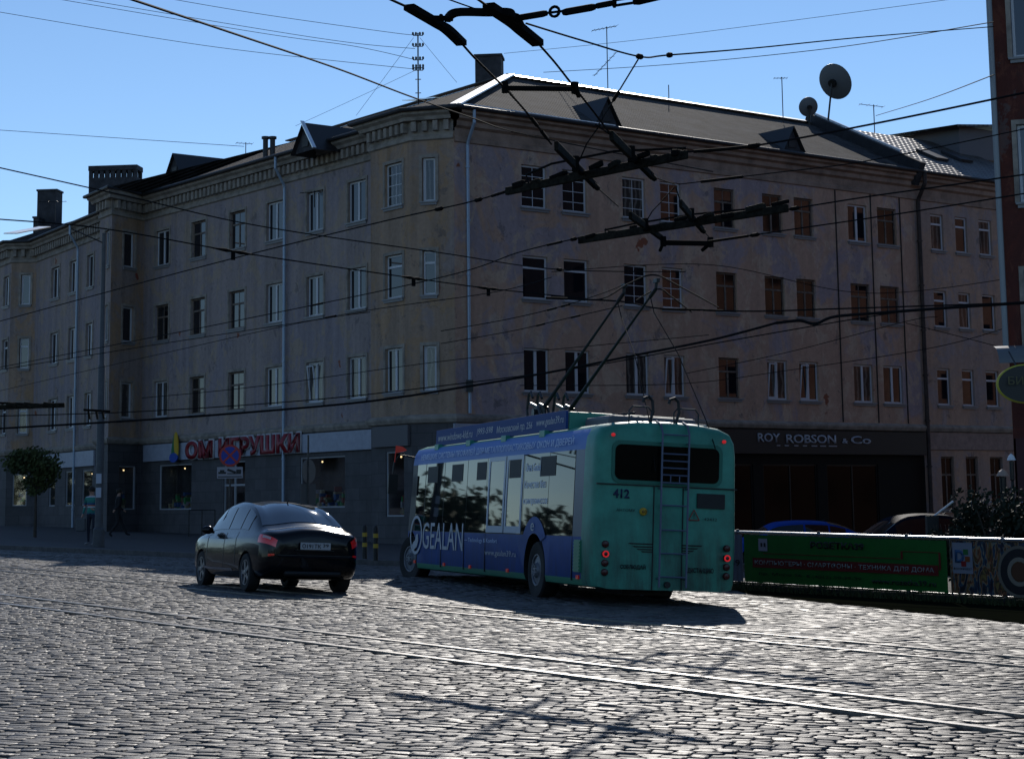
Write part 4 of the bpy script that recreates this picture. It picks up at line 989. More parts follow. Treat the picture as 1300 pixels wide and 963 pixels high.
# ------------------------------------------------------------------ cars
CST = [ # x, hw, zl, zs, rw, zr
 (-2.26, .60, .44, .82, .48, .89), (-2.21, .74, .34, .90, .62, 1.00), (-2.02, .84, .25, .94, .68, 1.06), (-1.74, .875, .22, .95, .71, 1.09),
 (-1.22, .895, .22, .95, .635, 1.33), (-.78, .905, .2, .945, .60, 1.455), (-.2, .91, .2, .93, .60, 1.50), (.3, .91, .2, .925, .60, 1.485),
 (.72, .91, .2, .92, .61, 1.40), (1.38, .90, .22, .91, .70, 1.01), (1.8, .87, .24, .84, .62, .93), (2.1, .78, .26, .74, .52, .82), (2.26, .60, .32, .62, .4, .68)]
def car_surface(H=1.0):
    S = []
    for (x, hw, zl, zs, rw, zr) in CST:
        zs2, zr2 = zs*H, zr*H
        S.append([np.array(p) for p in ((x, 0, zl), (x, hw*.8, zl), (x, hw*.97, zl+.10), (x, hw, (zl+zs2)/2), (x, hw*.985, zs2-.10), (x, hw*.94, zs2), (x, rw+.03, zr2-.055), (x, rw*.72, zr2-.022), (x, rw*.3, zr2+.022), (x, 0, zr2+.030))])
    def f(u, v):
        col = [catmull([S[i][j] for i in range(len(S))], u) for j in range(10)]
        return Vector(catmull(col, v))
    return f
def make_car(name, label, loc, yaw, paint, rollr=0, plate=None, H=1.0, spokes=5, group=None):
    CG = mat('car_glass', (.010, .014, .018), .03, ior=2.1) if plate else mat('parked_car_glass', (.006, .008, .010), .06, ior=1.3)
    C = thing(name, label, 'car', loc, (rollr, 0, yaw), group); f = car_surface(H)
    us = np.linspace(0, len(CST)-1, 46); vs = np.linspace(0, 9, 25)
    rings = []
    for u in us:
        h = [f(u, v) for v in vs]; rings.append(h+[Vector((p.x, -p.y, p.z)) for p in h[-2:0:-1]])
    body = loft(rings, None, 'body', [paint, BLACK], C)
    cs = [cyl_obj((x, .31), .36, y0, y1) for x in (-1.34, 1.31) for y0, y1 in ((.62, 1.1), (-1.1, -.62))]
    for c in cs: c.parent = C
    cut(body, cs)
    def patch(u0, u1, v0, v1, m, nm, side=1, both=False, off=.006, nu=8, nv=6, par_=C):
        U = np.linspace(u0, u1, nu+1); V = list(np.linspace(v0, v1, nv+1)); b = MB()
        def pt(u, v, s):
            p = f(u, v); du = f(min(u+.05, len(CST)-1.01), v)-f(max(u-.05, 0), v); dv = f(u, min(v+.05, 9))-f(u, v-.05); n = du.cross(dv).normalized()
            if n.dot(p-Vector((p.x, 0, .6))) < 0: n = -n
            p = p+n*off; return Vector((p.x, p.y*s, p.z))
        grid = []
        for u in U:
            row = [pt(u, v, side) for v in V]
            if both: row = row[:-1]+[Vector((row[-1].x, 0, row[-1].z))]+[Vector((p.x, -p.y, p.z)) for p in row[-2::-1]]
            grid.append(row)
        n = len(grid[0])
        for r in grid: b.v += [tuple(p) for p in r]
        for i in range(len(grid)-1):
            for k in range(n-1): q = (i*n+k, i*n+k+1, (i+1)*n+k+1, (i+1)*n+k); b.f.append(q if side > 0 else q[::-1]); b.mi.append(0)
        return b.build(nm, m, par_, True)
    patch(3.25, 4.95, 6.1, 9, CG, 'rear_window', both=True, nv=9)
    patch(8.25, 8.95, 6.1, 9, CG, 'windscreen', both=True)
    for s in (1, -1):
        for u0, u1 in ((4.05, 5.0), (5.08, 6.15), (6.25, 8.3)):
            patch(u0, u1, 5.22, 5.9, mat('car_side_glass', (.006, .008, .010), .03, ior=1.55), 'side_window', s)
        patch(.55, 2.55, 3.85, 4.97, mat('tail_lamp_red', (.50, .015, .012), .12, coat=1, emit=(1, .02, .01), estr=.05), 'tail_lamp', s, off=.012)
        patch(1.15, 2.0, 4.45, 4.88, mat('tail_lamp_clear', (.5, .35, .33), .15, coat=1), 'reversing_lamp', s, off=.018)
        patch(10.6, 11.6, 4.2, 5.0, mat('headlamp_glass', (.4, .42, .45), .08, coat=1), 'headlamp', s, off=.012)
        patch(.6, 1.2, 2.9, 3.1, MATS['tail_lamp_red'], 'rear_reflector', s, off=.012)
        patch(5.3, 8.6, 2.12, 2.3, mat('sill_sheen', (.12, .14, .18), .2, .5), 'sill_trim', s, off=.006, nv=2)
        patch(5.6, 5.9, 4.62, 4.75, paint, 'door_handle', s, off=.03, nu=3, nv=2); patch(7.1, 7.4, 4.62, 4.75, paint, 'door_handle', s, off=.03, nu=3, nv=2)
        patch(5.02, 5.06, 2.5, 5.1, BLACK, 'door_seam', s, off=.003, nu=1); patch(6.17, 6.21, 2.3, 5.1, BLACK, 'door_seam', s, off=.003, nu=1); patch(8.3, 8.34, 2.5, 4.8, BLACK, 'door_seam', s, off=.003, nu=1)
        m = MB(); m.ball((.62, s*1.0, 1.0*H), .1, 12, 8, sc=(.6, 1.1, .75)); m.tube([(.62, s*.88, .96*H), (.62, s*.96, .97*H)], .025, 6); m.build('wing_mirror', paint, C, True)
    patch(.25, .33, 2.6, 8.9, BLACK, 'boot_seam', both=True, off=.004, nu=1, nv=14) if False else None
    patch(2.62, 2.70, 6.3, 9, BLACK, 'boot_seam', both=True, off=.004, nu=1, nv=9)
    for s in (1, -1): patch(.9, 2.66, 5.05, 5.12, BLACK, 'boot_seam', s, off=.012, nu=6, nv=1)
    bx = MB(); bx.box(-2.30, -2.262, -.66, .66, .615, .63); bx.box(-2.325, -2.27, -.33, .33, .70, .71); bx.build('bumper_seam', BLACK, C)
    bx = MB(); bx.tube([(-2.31, -.62, .60), (-2.325, 0, .59), (-2.31, .62, .60)], .012, 6); bx.build('bumper_crease', paint, C)
    for x in (-1.34, 1.31):
        for s in (1, -1): wheel(C, x, s*.895, .315, .315, .2, s, mat('alloy_grey', (.20, .20, .21), .35, .7), spokes or 5, .68)
    d = MB(); d.tube([f(5.1, 9)+Vector((0, 0, .0)), f(5.0, 9)+Vector((-.03, 0, .05))], .012, 6); d.build('aerial', BLACK, C)
    bp = MB(); bp.box(-2.285, -2.15, -.5, .5, .28, .37); bp.build('bumper', BLACK, C, bevel=.04)
    if plate:
        p = MB(); p.box(-2.335, -2.31, -.26, .26, .72, .835); po = p.build('number_plate', mat('plate_white', (.38, .38, .38), .5), C)
        text(plate[0], (-2.338, .235, .742), (0, -1, 0), (0, 0, 1), .33, .07, BLACK, 'plate_lettering', po, ext=.001, bold=.02); text(plate[1], (-2.338, -.125, .765), (0, -1, 0), (0, 0, 1), .10, .05, BLACK, 'plate_lettering', po, ext=.001, bold=.02)
    return C
BLKP = mat('black_car_paint', (.003, .0035, .005), .2, ior=1.2, coat=.45)
yawc = rad(25)
make_car('sedan_car', 'black four door sedan driving over the cobbles left of the trolleybus', 'x', 0, BLKP) if False else None
hd = Vector((-math.sin(yawc), math.cos(yawc), 0)); rtv = Vector((math.cos(yawc), math.sin(yawc), 0))
rl = gr(309, 751); cc = rl+rtv*.895+hd*1.34; cc.z = G(cc.x)-.02
make_car('sedan_car', 'black four door sedan driving over the cobbles left of the trolleybus', cc, yawc+math.pi/2, BLKP, rad(2.6), ('О191ТК', '39'))
c1 = at(1010, 680, 53); c1.z = G(c1.x)-.06
make_car('parked_car', 'bright blue low car parked behind the green banner beside the bus', c1, rad(184), mat('bright_blue_car_paint', (.008, .05, .28), .6, ior=1.1), 0, None, .86, group=None)
c2 = at(1165, 680, 51.5); c2.z = G(c2.x)-.03
make_car('parked_car', 'dark blue car parked behind the right end of the green banner', c2, rad(192), mat('dark_blue_car_paint', (.003, .007, .018), .6, ior=1.08), 0, None, 1.0)

# ------------------------------------------------------------------ fence and banners
FA = Vector((1.6, 40.94, 0)); FD = Vector((3.33, -3.9, 0)).normalized(); FN = Vector((FD.y, -FD.x, 0))
def fu(x): # distance along fence of image column
    k = FN.dot(FA); return (onplane(x, 700, FN, k)-FA).dot(FD)
fence = thing('railing', 'low grey steel railing with posts carrying the banners along the street', 'railing', tuple(FA))
FM = mat('railing_steel', (.12, .12, .125), .4, .6)
LF = 13.5
def fz(u): return G((FA+FD*u).x)
r = MB(); r.tube([FA+FD*0+UP*(fz(0)+1.09), FA+FD*LF+UP*(fz(LF)+1.09)], .028, 8); adopt(r.build('top_rail', mat('railing_top_bright', (.35, .35, .36), .3, .8)), fence)
r = MB(); r.tube([FA+UP*(fz(0)+.14), FA+FD*LF+UP*(fz(LF)+.14)], .02, 8); adopt(r.build('bottom_rail', FM), fence)
u = 0.05
while u < LF:
    p = FA+FD*u-FN*.0; b = MB(); b.tube([p+UP*(fz(u)-.1), p+UP*(fz(u)+1.14)], .03, 8); adopt(b.build('post', FM), fence); u += 2.02
b = MB()
u = .1
while u < LF: p = FA+FD*u; b.tube([p+UP*(fz(u)+.14), p+UP*(fz(u)+1.09)], .009, 5); u += .14
adopt(b.build('bar_infill', FM), fence)
def banner(x0, x1, m, label, z0=.16, z1=1.05):
    u0, u1 = fu(x0), fu(x1); b = MB(); n = 24; o = -.045
    for i in range(n+1):
        u = u0+(u1-u0)*i/n; w = .006*math.sin(i*1.9)
        for zz in (z0+.004*math.sin(i*2.3), z1-.006*abs(math.sin(i*math.pi/4))):
            for off in (0, .006):
                p = FA+FD*u+FN*(-o+w+off)+UP*(fz(u)+zz); b.v.append(tuple(p))
    for i in range(n):
        a = i*4; c = a+4; b.f += [(a+1, c+1, c+3, a+3), (a, a+2, c+2, c), (a+2, a+3, c+3, c+2), (a, c, c+1, a+1)]; b.mi += [0]*4
    for a in (0, n*4): b.f.append((a, a+1, a+3, a+2)); b.mi.append(0)
    return tag(b.build('banner', m), label, 'banner'), u0, u1
GRB = mat('green_banner_vinyl', (.008, .11, .012), .5, noise=.1)
bn, u0, u1 = banner(947, 1204, GRB, 'long green electronics shop banner with a dark red stripe on the railing')
def ft(s, x0, x1, z0, h, m, par_, off=.068, **k):
    a, b = fu(x0), fu(x1); p = FA+FD*a+FN*off+UP*(fz((a+b)/2)+z0); dz = (fz(b)-fz(a))/(b-a)
    return ch(text(s, FA+FD*a+FN*off+UP*(fz(a)+z0), FD+UP*dz, UP, b-a, h, m, 'lettering', **k), par_)
def ch(o, p): o.parent = p; return o
def fbox(x0, x1, z0, z1, m, par_, off=.058, t=.006, name='printed_band'):
    a, b = fu(x0), fu(x1); q = [FA+FD*u+UP*(fz(u)+zz)+FN*off for u, zz in ((a, z0), (b, z0), (b, z1), (a, z1))]; m_ = MB(); f = [p+FN*t for p in q]
    m_.poly(f)
    for i in range(4): m_.quad(q[i], q[(i+1) % 4], f[(i+1) % 4], f[i])
    return ch(m_.build(name, m), par_)
DRED = mat('dark_red_print', (.12, .008, .006), .5); BWH = mat('pale_print', (.22, .24, .22), .5); BBK = mat('black_print', (.003, .006, .003), .5)
ft('РОЗЕТКА39', 1032, 1100, .83, .13, BBK, bn, bold=.04)
fbox(958, 1193, .44, .62, DRED, bn); ft('КОМПЬЮТЕРЫ · СМАРТФОНЫ · ТЕХНИКА ДЛЯ ДОМА', 961, 1188, .475, .105, BWH, bn, .068, bold=.01)
ft('пр. Мира 26', 966, 1020, .29, .07, BBK, bn); ft('8 (4012) 50-39-39', 1026, 1095, .28, .07, BBK, bn); ft('www.rozetka39.ru', 1108, 1190, .25, .10, BBK, bn, bold=.02)
for (x0, x1, z0, z1) in ((972, 1146, .70, .712), (1146, 1148.5, .70, .84), (1148, 1196, .83, .842), (1194, 1196.5, .55, .83), (1192, 1196, .54, .552)): fbox(x0, x1, z0, z1, DRED, bn, name='printed_line')
fbox(966, 977, .75, .98, mat('grey_print', (.28, .26, .30), .5), bn, name='printed_socket'); fbox(969, 971, .83, .9, BBK, bn, .066, name='printed_socket'); fbox(973, 975, .83, .9, BBK, bn, .066, name='printed_socket')
bw2, _, _ = banner(905, 945, mat('white_banner_vinyl', (.13, .14, .17), .5), 'pale grey banner at the left end of the railing behind the bus'); ft('39', 930, 942, .45, .12, BBK, bw2)
# painted camera banner: abstract strokes
cbm = NT('colour_stroke_print', .5)
ua_ = cbm.dot(tuple(FD)); va = cbm.dot((0, 0, 1)); cx = cbm.t.nodes.new('ShaderNodeCombineXYZ'); cbm.link(ua_, cx.inputs[0]); cbm.link(va, cx.inputs[1])
w = cbm.noise(2.2, 3, cbm.scale(cx.outputs[0], (2.6, .9, 1)), .5, 1.4)
cbm.color(cbm.ramp(w, [(.34, (.004, .004, .006)), (.43, (.018, .010, .022)), (.47, (.010, .05, .09)), (.50, (.20, .17, .10)), (.54, (.20, .055, .012)), (.57, (.012, .006, .008)), (.64, (.16, .10, .02))])); 
b3, u0, u1 = banner(1209, 1330, cbm.m, 'colourful painted banner with a white emblem panel at the right end of the railing')
fbox(1212, 1237, .50, 1.02, mat('emblem_white_print', (.20, .21, .25), .5), b3); ft('D', 1215, 1227, .68, .22, mat('emblem_blue', (.02, .07, .16), .5), b3, .068, bold=.05)
for (x, zz, col) in ((1229, .86, (.02, .12, .03)), (1231, .74, (.2, .05, .01)), (1226, .66, (.22, .01, .01))): fbox(x-3, x+3, zz-.04, zz+.05, mat('emblem_%d' % x, col, .5), b3, .068, name='emblem_blot')
ft('ФОТОПРОЕКТ', 1213, 1236, .56, .04, BBK, b3, .068)
uc = fu(1296); rg_ = MB()
for (r0, r1, c_, nm) in ((.38, .43, (.14, .12, .09), 'a'), (.24, .38, (.012, .010, .012), 'b'), (.17, .24, (.20, .17, .13), 'c'), (.0, .16, (.08, .03, .012), 'd')):
    b = MB(); N = 32
    for k in range(N):
        q = [(r1, 2*math.pi*k/N), (r1, 2*math.pi*(k+1)/N), (r0, 2*math.pi*(k+1)/N), (r0, 2*math.pi*k/N)]
        pts = [FA+FD*(uc+r*math.cos(t))+UP*(fz(uc)+.57+r*math.sin(t))+FN*.066 for r, t in q]
        if r0 == 0: pts = pts[:3]
        b.poly(pts)
    ch(b.build('painted_lens', mat('lens_print_'+nm, c_, .5)), b3)

# ------------------------------------------------------------------ red building on the right, buildings and trees beyond the frame
RED = plaster('dark_red_render', (.12, .026, .016), (.085, .020, .014), (.14, .042, .025), seed=60)
redb = thing('red_building', 'dark red rendered building with a pale corner pipe at the right edge', 'building', (11.75, 45, G(11.75)))
r0 = at(1281, 449, 45); r0.z = 0; rd_ = Vector((.94, -.34, 0)).normalized(); r1 = r0+rd_*14
ops = [(.42+i*3.0, 1.72+i*3.0, zz, zz+1.85) for i in range(4) for zz in (4.9, 8.35, 11.8, 15.2)]
wall(r0, r1, 2.9, 19, ops, RED, redb, rev=mat('white_reveal', (.3, .3, .32), .6))
wall(r0+rd_*.05, r1, -2, 2.9, [(1.4+i*3, 3.4+i*3, .4, 2.6) for i in range(3)], mat('dark_red_ground_floor', (.05, .01, .012), .6), redb)
for i, (a, b, z0, z1) in enumerate(ops): window(r0, rd_, a, b, z0, z1, 'd', redb, True)
back_d = Vector((.45, .89, 0)).normalized(); r2 = r0+back_d*18
wall(r2, r0, -2, 19, [], RED, redb); wall(r1, r1+back_d*18, -2, 19, [], RED, redb); wall(r1+back_d*18, r2, -2, 19, [], RED, redb)
b = MB(); b.poly([z(p, 19) for p in (r0, r1, r1+back_d*18, r2)]); adopt(b.build('roof', GUTTER), redb)
b = MB(); q = r0-rd_*.08+Vector((0, -.08, 0)); b.tube([z(q, 5.0), z(q, 19)], .07, 10); adopt(b.build('downpipe', mat('pale_downpipe', (.2, .215, .23), .4, .3)), redb)
aw = MB(); c0 = at(1268, 461, 44); 
for k in range(8):
    t0, t1 = k/8*math.pi/2, (k+1)/8*math.pi/2
    for (u0_, u1_) in ((0, 3.2),):
        P = [Vector((c0.x+u, c0.y-.55*math.sin(t)+.5-u*.36, c0.z+.42*math.cos(t))) for u, t in ((u0_, t0), (u1_, t0), (u1_, t1), (u0_, t1))]; aw.quad(*P)
adopt(aw.build('awning', mat('grey_awning', (.12, .13, .14), .4)), redb)
os_ = at(1303, 487, 42.5); T = Matrix.Translation(os_) @ Matrix.Rotation(rad(-8), 4, 'Z') @ Matrix.Rotation(rad(90), 4, 'X') @ Matrix.Diagonal((1.5, 1, 1, 1))
sg = thing('hanging_sign', 'dark oval sign with a yellow rim under the awning at the right edge', 'sign', os_)
b = MB(); b.lathe([(.0001, .05), (.40, .05), (.41, 0), (.40, -.05), (.0001, -.05)], 40, T); adopt(b.build('sign_board', mat('dark_oval', (.012, .012, .01), .4)), sg)
b = MB(); b.lathe([(.40, .06), (.43, .03), (.43, -.03), (.40, -.06), (.385, .0), (.40, .06)], 40, T); adopt(b.build('sign_rim', mat('yellow_rim', (.45, .40, .05), .4)), sg)
adopt(text('РЕСТОРАН', os_+Vector((-.42, -.02, -.02)), (1, -.14, 0), UP, .9, .16, mat('sign_gold', (.10, .09, .03), .4), ext=.02), sg) if False else None
adopt(text('БИТВА', os_+Vector((-.42, -.12, -.02)), (1, -.14, 0), UP, .85, .17, mat('sign_gold', (.10, .09, .03), .5), 'lettering', ext=.02), sg)
b = MB(); b.tube([os_+Vector((-.2, 0, .4)), os_+Vector((-.2, .6, .75))], .02, 6); adopt(b.build('bracket', BLACK), sg)

# buildings beyond the right and left edges of the frame, seen mirrored in the windows
ORB = plaster('orange_brick_wall', (.22, .095, .05), (.19, .08, .045), (.26, .13, .08), seed=80)
def plain_house(name, label, P0, P1, P2, P3, h, m, cols=6, rows=4):
    t = thing(name, label, 'building', tuple(P0)); ps = [P0, P1, P2, P3]
    for i in range(4):
        A, B = ps[i], ps[(i+1) % 4]; L = (B-A).length; n = max(1, int(L/3.2)) if i in (0, 1) else 0
        ops = [((k+.5)*L/n-.55, (k+.5)*L/n+.55, 1.3+j*3.3, 2.9+j*3.3) for k in range(n) for j in range(int((h-1)/3.3))]
        wall(A, B, -2, h, ops, m, t, rev=BLACK, depth=.3)
    b = MB(); b.poly([z(p, h) for p in ps]); adopt(b.build('roof', GUTTER), t); return t
V = lambda x, y: Vector((x, y, 0))
plain_house('brick_building', 'orange brick building beyond the right edge, mirrored in the upper windows', V(72, 92), V(44, 66), V(64, 44), V(92, 70), 24, ORB)
plain_house('town_house', 'grey town house beyond the left edge, mirrored in the lower windows', V(-84, 112), V(-90, 84), V(-104, 88), V(-98, 116), 9.5, P_A)
LEAF = mat('tree_leaves', (.030, .045, .012), .8, col2=(.06, .075, .02), nscale=1.2)
BARK = mat('tree_bark', (.05, .04, .03), .9, noise=.3, nscale=6, bump=.4)
def leaves(b, c, R, n, size, rng, sq=(1, 1, 1), lob=7):
    cl = []
    for _ in range(lob):
        v = Vector((rng.gauss(0, 1), rng.gauss(0, 1), rng.gauss(0, 1))).normalized()*rng.uniform(.25, .75); cl.append((v, rng.uniform(.3, .5)))
    for _ in range(n):
        v, r = cl[rng.randrange(lob)]; w = Vector((rng.gauss(0, 1), rng.gauss(0, 1), rng.gauss(0, 1))).normalized()*r*(rng.random()**.4)
        p = v+w; p = Vector((p.x*sq[0], p.y*sq[1], p.z*sq[2]))*R+c; s = size*rng.uniform(.6, 1.4)
        a = Vector((rng.gauss(0, 1), rng.gauss(0, 1), rng.gauss(0, 1))).normalized(); e = a.orthogonal().normalized(); f = a.cross(e)
        b.quad(p-e*s, p-f*s*.6, p+e*s, p+f*s*.6)
def tree(name, label, base, h, crown_r, crown_h, nleaf, size, seed, group=None, trunk_r=.09, lean=0):
    rng = random.Random(seed); t = thing(name, label, 'tree', base, group=group)
    tk = MB(); top = Vector((lean, 0, h-crown_h*.5)); tk.tube([(0, 0, -.1), (lean*.3, .02, (h-crown_h)*.5), (lean*.7, 0, h-crown_h), top], [trunk_r*1.3, trunk_r, trunk_r*.8, trunk_r*.4], 8)
    for _ in range(9):
        a = rng.uniform(0, 6.28); s = Vector((lean*.8, 0, h-crown_h*rng.uniform(.75, 1.02))); e = s+Vector((math.cos(a)*crown_r*.7, math.sin(a)*crown_r*.7, crown_h*rng.uniform(.2, .6))); tk.tube([s, s.lerp(e, .5)+Vector((0, 0, .1)), e], [trunk_r*.4, trunk_r*.25, trunk_r*.08], 5)
    tk.build('trunk', BARK, t, True)
    cb_ = MB(); leaves(cb_, Vector((lean, 0, h-crown_h/2)), crown_r, nleaf, size, rng, (1, 1, crown_h/(2*crown_r)), 12); cb_.build('crown', LEAF, t); return t
bt = at(44, 690, 69); bt.z = G(bt.x)+.13
tree('round_tree', 'small round clipped dark tree on the pavement at the left edge', bt, 3.5, 1.16, 1.95, 5200, .065, 4, trunk_r=.05)
tm = MB(); rg2 = random.Random(3)
for k in range(70):
    a = rad(-18-k*.75); D = 190+rg2.uniform(-12, 12); h_ = rg2.uniform(4.4, 6.4)*(1.2 if k % 9 < 3 else 1)
    leaves(tm, Vector((math.sin(a)*D, math.cos(a)*D, h_-1.3)), h_, 260, .55, rg2, (1.1, 1.1, 1.0), 5)
for k in range(80):  # added unseen belt behind the camera, there to darken reflections
    a = rad(95+k*2.2); D = 62+rg2.uniform(-6, 8); h_ = rg2.uniform(4.5, 6.5)
    leaves(tm, Vector((math.sin(a)*D, math.cos(a)*D, h_-1.5)), h_, 300, .42, rg2, (1.0, 1.0, 1.05), 5)
tag(tm.build('tree_belt_and_added_trees', LEAF), 'distant belt of trees mirrored in the bus glass, with unseen trees added behind the camera', 'trees', kind='stuff')
# bushes behind the railing on the right
BUSHM = mat('dark_shrub_leaves', (.008, .012, .005), .8, col2=(.018, .028, .010), nscale=3)
def bush(name, label, c, R, H, n, seed, size=.05):
    b = MB(); rng = random.Random(seed); leaves(b, Vector((0, 0, H*.5)), R, n, size, rng, (1, .8, H/(2*R)), 10)
    t = thing(name, label, 'bush', c); b.build('foliage', BUSHM, t)
    s = MB()
    for k in range(7): a = rng.uniform(0, 6.28); s.tube([(0, 0, 0), (math.cos(a)*R*.3, math.sin(a)*R*.3, H*.4), (math.cos(a)*R*.55, math.sin(a)*R*.5, H*.8)], [.02, .014, .006], 5)
    s.build('stem', BARK, t); return t
for (x, yt, Z, R, lb) in ((1212, 645, 39.5, .75, 'low dark bush behind the railing where the two banners meet'), (1240, 612, 40, .85, 'tall dark bush under the lantern behind the painted banner'), (1275, 622, 38.5, .9, 'dark bush behind the painted banner by the red building'), (1302, 610, 39.5, .8, 'dark bush cut by the right edge of the picture')):
    p = at(x, 700, Z); p.z = G(p.x); H = at(x, yt, Z).z-p.z; bush('bush', lb, p, R, H, 2600, int(x))
# grass strip under the railing
gs = MB(); rg3 = random.Random(9)
for _ in range(9000):
    u = rg3.uniform(1.5, LF); w = rg3.uniform(-.25, .45)*rg3.random(); p = FA+FD*u+FN*w; p.z = fz(u); hh = rg3.uniform(.05, .2); a = rg3.uniform(0, 3.14); e = Vector((math.cos(a), math.sin(a), 0))*rg3.uniform(.008, .02); tp = Vector((rg3.uniform(-.05, .05), rg3.uniform(-.05, .05), hh)); gs.add([p-e, p+e, p+tp], [(0, 1, 2)])
tag(gs.build('grass', mat('dry_dark_grass', (.02, .03, .008), .9, col2=(.05, .055, .015), nscale=8)), 'rough dark grass under the railing', 'grass', kind='stuff')
pl2 = MB(); T = frameT(FA, FD, UP)
for k in range(13):
    u = k*1.04; pl2.box(u+.01, u+1.03, -.09, .09, fz(u+.5)-.2, fz(u+.5)+.12, T=T)
tag(pl2.build('plinth_kerb', mat('dark_concrete', (.022, .022, .02), .9, noise=.3)), 'low dark concrete kerb that the railing stands on', 'kerb')

# lanterns and barrier on the right
def lantern(x, y, Z, r, label, col):
    p = at(x, y, Z); t = thing('lantern', label, 'lamp', (p.x, p.y, G(p.x))); zl = p.z-G(p.x)
    b = MB(); b.tube([(0, 0, 0), (0, 0, zl-.45)], .035, 8); b.build('post', BLACK, t)
    b = MB(); b.lathe([(.02, zl-.45), (r*.55, zl-.42), (r*.6, zl-.02), (.02, zl-.01)], 12); b.build('lamp_body', mat('smoked_lamp_glass', (.02, .02, .02), .2), t)
    b = MB(); b.lathe([(r*1.1, zl), (r*.7, zl+.09), (.001, zl+.15)], 16); b.build('lamp_cap', col, t)
lantern(1273, 604, 40.5, .12, 'garden lantern with a pale brown hood, lower and left of the two', mat('lamp_hood_tan', (.35, .24, .18), .5)); lantern(1284, 584, 42.5, .09, 'garden lantern with a bright white hood, higher and right of the two', mat('lamp_hood_white', (.7, .7, .7), .3))
a, b_ = at(1183, 657, 40.5), at(1210, 636, 40.2)
t = thing('barrier_arm', 'raised white barrier arm in front of the dark shrubs', 'barrier', (a.x, a.y, G(a.x))); m = MB(); m.tube([a, b_], .022, 8); adopt(m.build('arm', mat('barrier_white', (.8, .8, .8), .3)), t); m = MB(); m.box(a.x-.12, a.x+.12, a.y-.1, a.y+.1, G(a.x), a.z+.05); adopt(m.build('housing', BLACK), t)
a, b_ = at(1233, 637, 41), at(1299, 637, 40); t = thing('shop_handrail', 'thin bright horizontal handrail in front of the red building', 'handrail', (a.x, a.y, G(a.x))); m = MB(); m.tube([a, b_], .012, 6); adopt(m.build('rail', MATS['railing_top_bright']), t)
m = MB()
for q in (a, a.lerp(b_, .5), b_): m.tube([Vector((q.x, q.y, G(q.x))), q], .015, 6)
adopt(m.build('supports', FM), t)

# ------------------------------------------------------------------ pavement furniture on the left
def onpave(x, y): p = gr(x, y, .13); p.z = G(p.x)+.13; return p
pp = onpave(125, 694); t = thing('lamp_post', 'tall grey steel post with paper notices beside the striped person', 'post', pp)
top = at(129, 296, pp.y).z-pp.z; b = MB(); b.tube([(0, 0, 0), (0, 0, 5.2), (0, 0, 5.25), (0, 0, top)], [.12, .10, .075, .06], 14); b.lathe([(.17, 0), (.17, .5), (.12, .56)], 14); b.build('post', mat('post_grey', (.06, .065, .07), .6, noise=.2), t, True)
for zz, w in ((1.95, .09), (1.55, .1)): b = MB(); b.box(-.075, .075, -.135, -.115, zz-.14, zz+.14); b.build('paper_notice', mat('paper', (.4, .42, .48), .7), t)
b = MB(); b.tube([(0, -.02, top-.3), (-.9, -.3, top+.1)], .02, 6); b.build('bracket', STEEL, t)
# no stopping sign
def signpost(x, ybase_hidden, Z, label, name='road_sign'):
    p = at(x, 690, Z); p.z = G(p.x)+.13; return thing(name, label, 'road sign', p), p
t, p = signpost(291, 0, 61, 'round blue no stopping sign with red cross over a tow away plate'); zc = at(292, 578, 61).z-p.z
b = MB(); b.tube([(0, .06, 0), (0, .06, zc+.3)], .03, 8); b.build('pole', STEEL, t)
def disc(r0, r1, y, m, nm, par_, zc, th=.004, n=32):
    T = Matrix.Translation((0, y, zc)) @ Matrix.Rotation(rad(90), 4, 'X'); b = MB(); b.lathe([(max(r0, .0001), 0), (r1, 0), (r1, th), (max(r0, .0001), th)], n, T); return b.build(nm, m, par_)
SBL = mat('sign_blue_film', (.012, .035, .28), .5); SRD = mat('sign_red_film', (.40, .03, .02), .5)
disc(0, .34, .03, SRD, 'sign_face', t, zc, .02); disc(0, .275, .008, SBL, 'sign_face', t, zc)
for a in (45, -45):
    b = MB(); T = Matrix.Translation((0, 0, zc)) @ Matrix.Rotation(rad(a), 4, 'Y'); b.box(-.275, .275, -.004-.002*(a > 0), .003, -.03, .03, T=T); b.build('sign_cross', SRD, t)
zp = at(292, 599, 61).z-p.z; b = MB(); b.box(-.40, .40, .01, .03, zp-.19, zp+.16); b.build('tow_plate', mat('sign_white', (.30, .28, .30), .5), t)
b = MB(); 
b.box(-.36, -.12, .0, .008, zp-.05, zp+.01); b.box(-.31, -.17, .0, .0085, zp+.01, zp+.07); b.box(-.08, .34, .0, .0082, zp-.06, zp-.03); b.box(.2, .35, .0, .0084, zp-.03, zp+.08)
T = Matrix.Translation((.05, 0, zp+.02)) @ Matrix.Rotation(rad(20), 4, 'Y'); b.box(-.14, .14, .0, .0086, -.02, .05, T=T); b.build('tow_symbol', BLACK, t)
b = MB(); b.box(-.37, .37, .0, .008, zp-.155, zp-.125); b.build('plate_line', BLACK, t)
t, p = signpost(391, 0, 57, 'round road sign seen from behind with a narrow plate below it, grey back'); zc = at(391, 598, 57).z-p.z
b = MB(); b.tube([(0, 0, 0), (0, 0, at(390, 552, 57).z-p.z)], .028, 8); b.build('pole', STEEL, t)
GB = mat('sign_back_grey', (.10, .105, .10), .5); T = Matrix.Translation((0, .05, zc)) @ Matrix.Rotation(rad(62), 4, 'Z') @ Matrix.Rotation(rad(90), 4, 'X'); b = MB(); b.lathe([(.0001, 0), (.35, 0), (.35, .02), (.0001, .02)], 32, T); b.build('sign_back', GB, t)
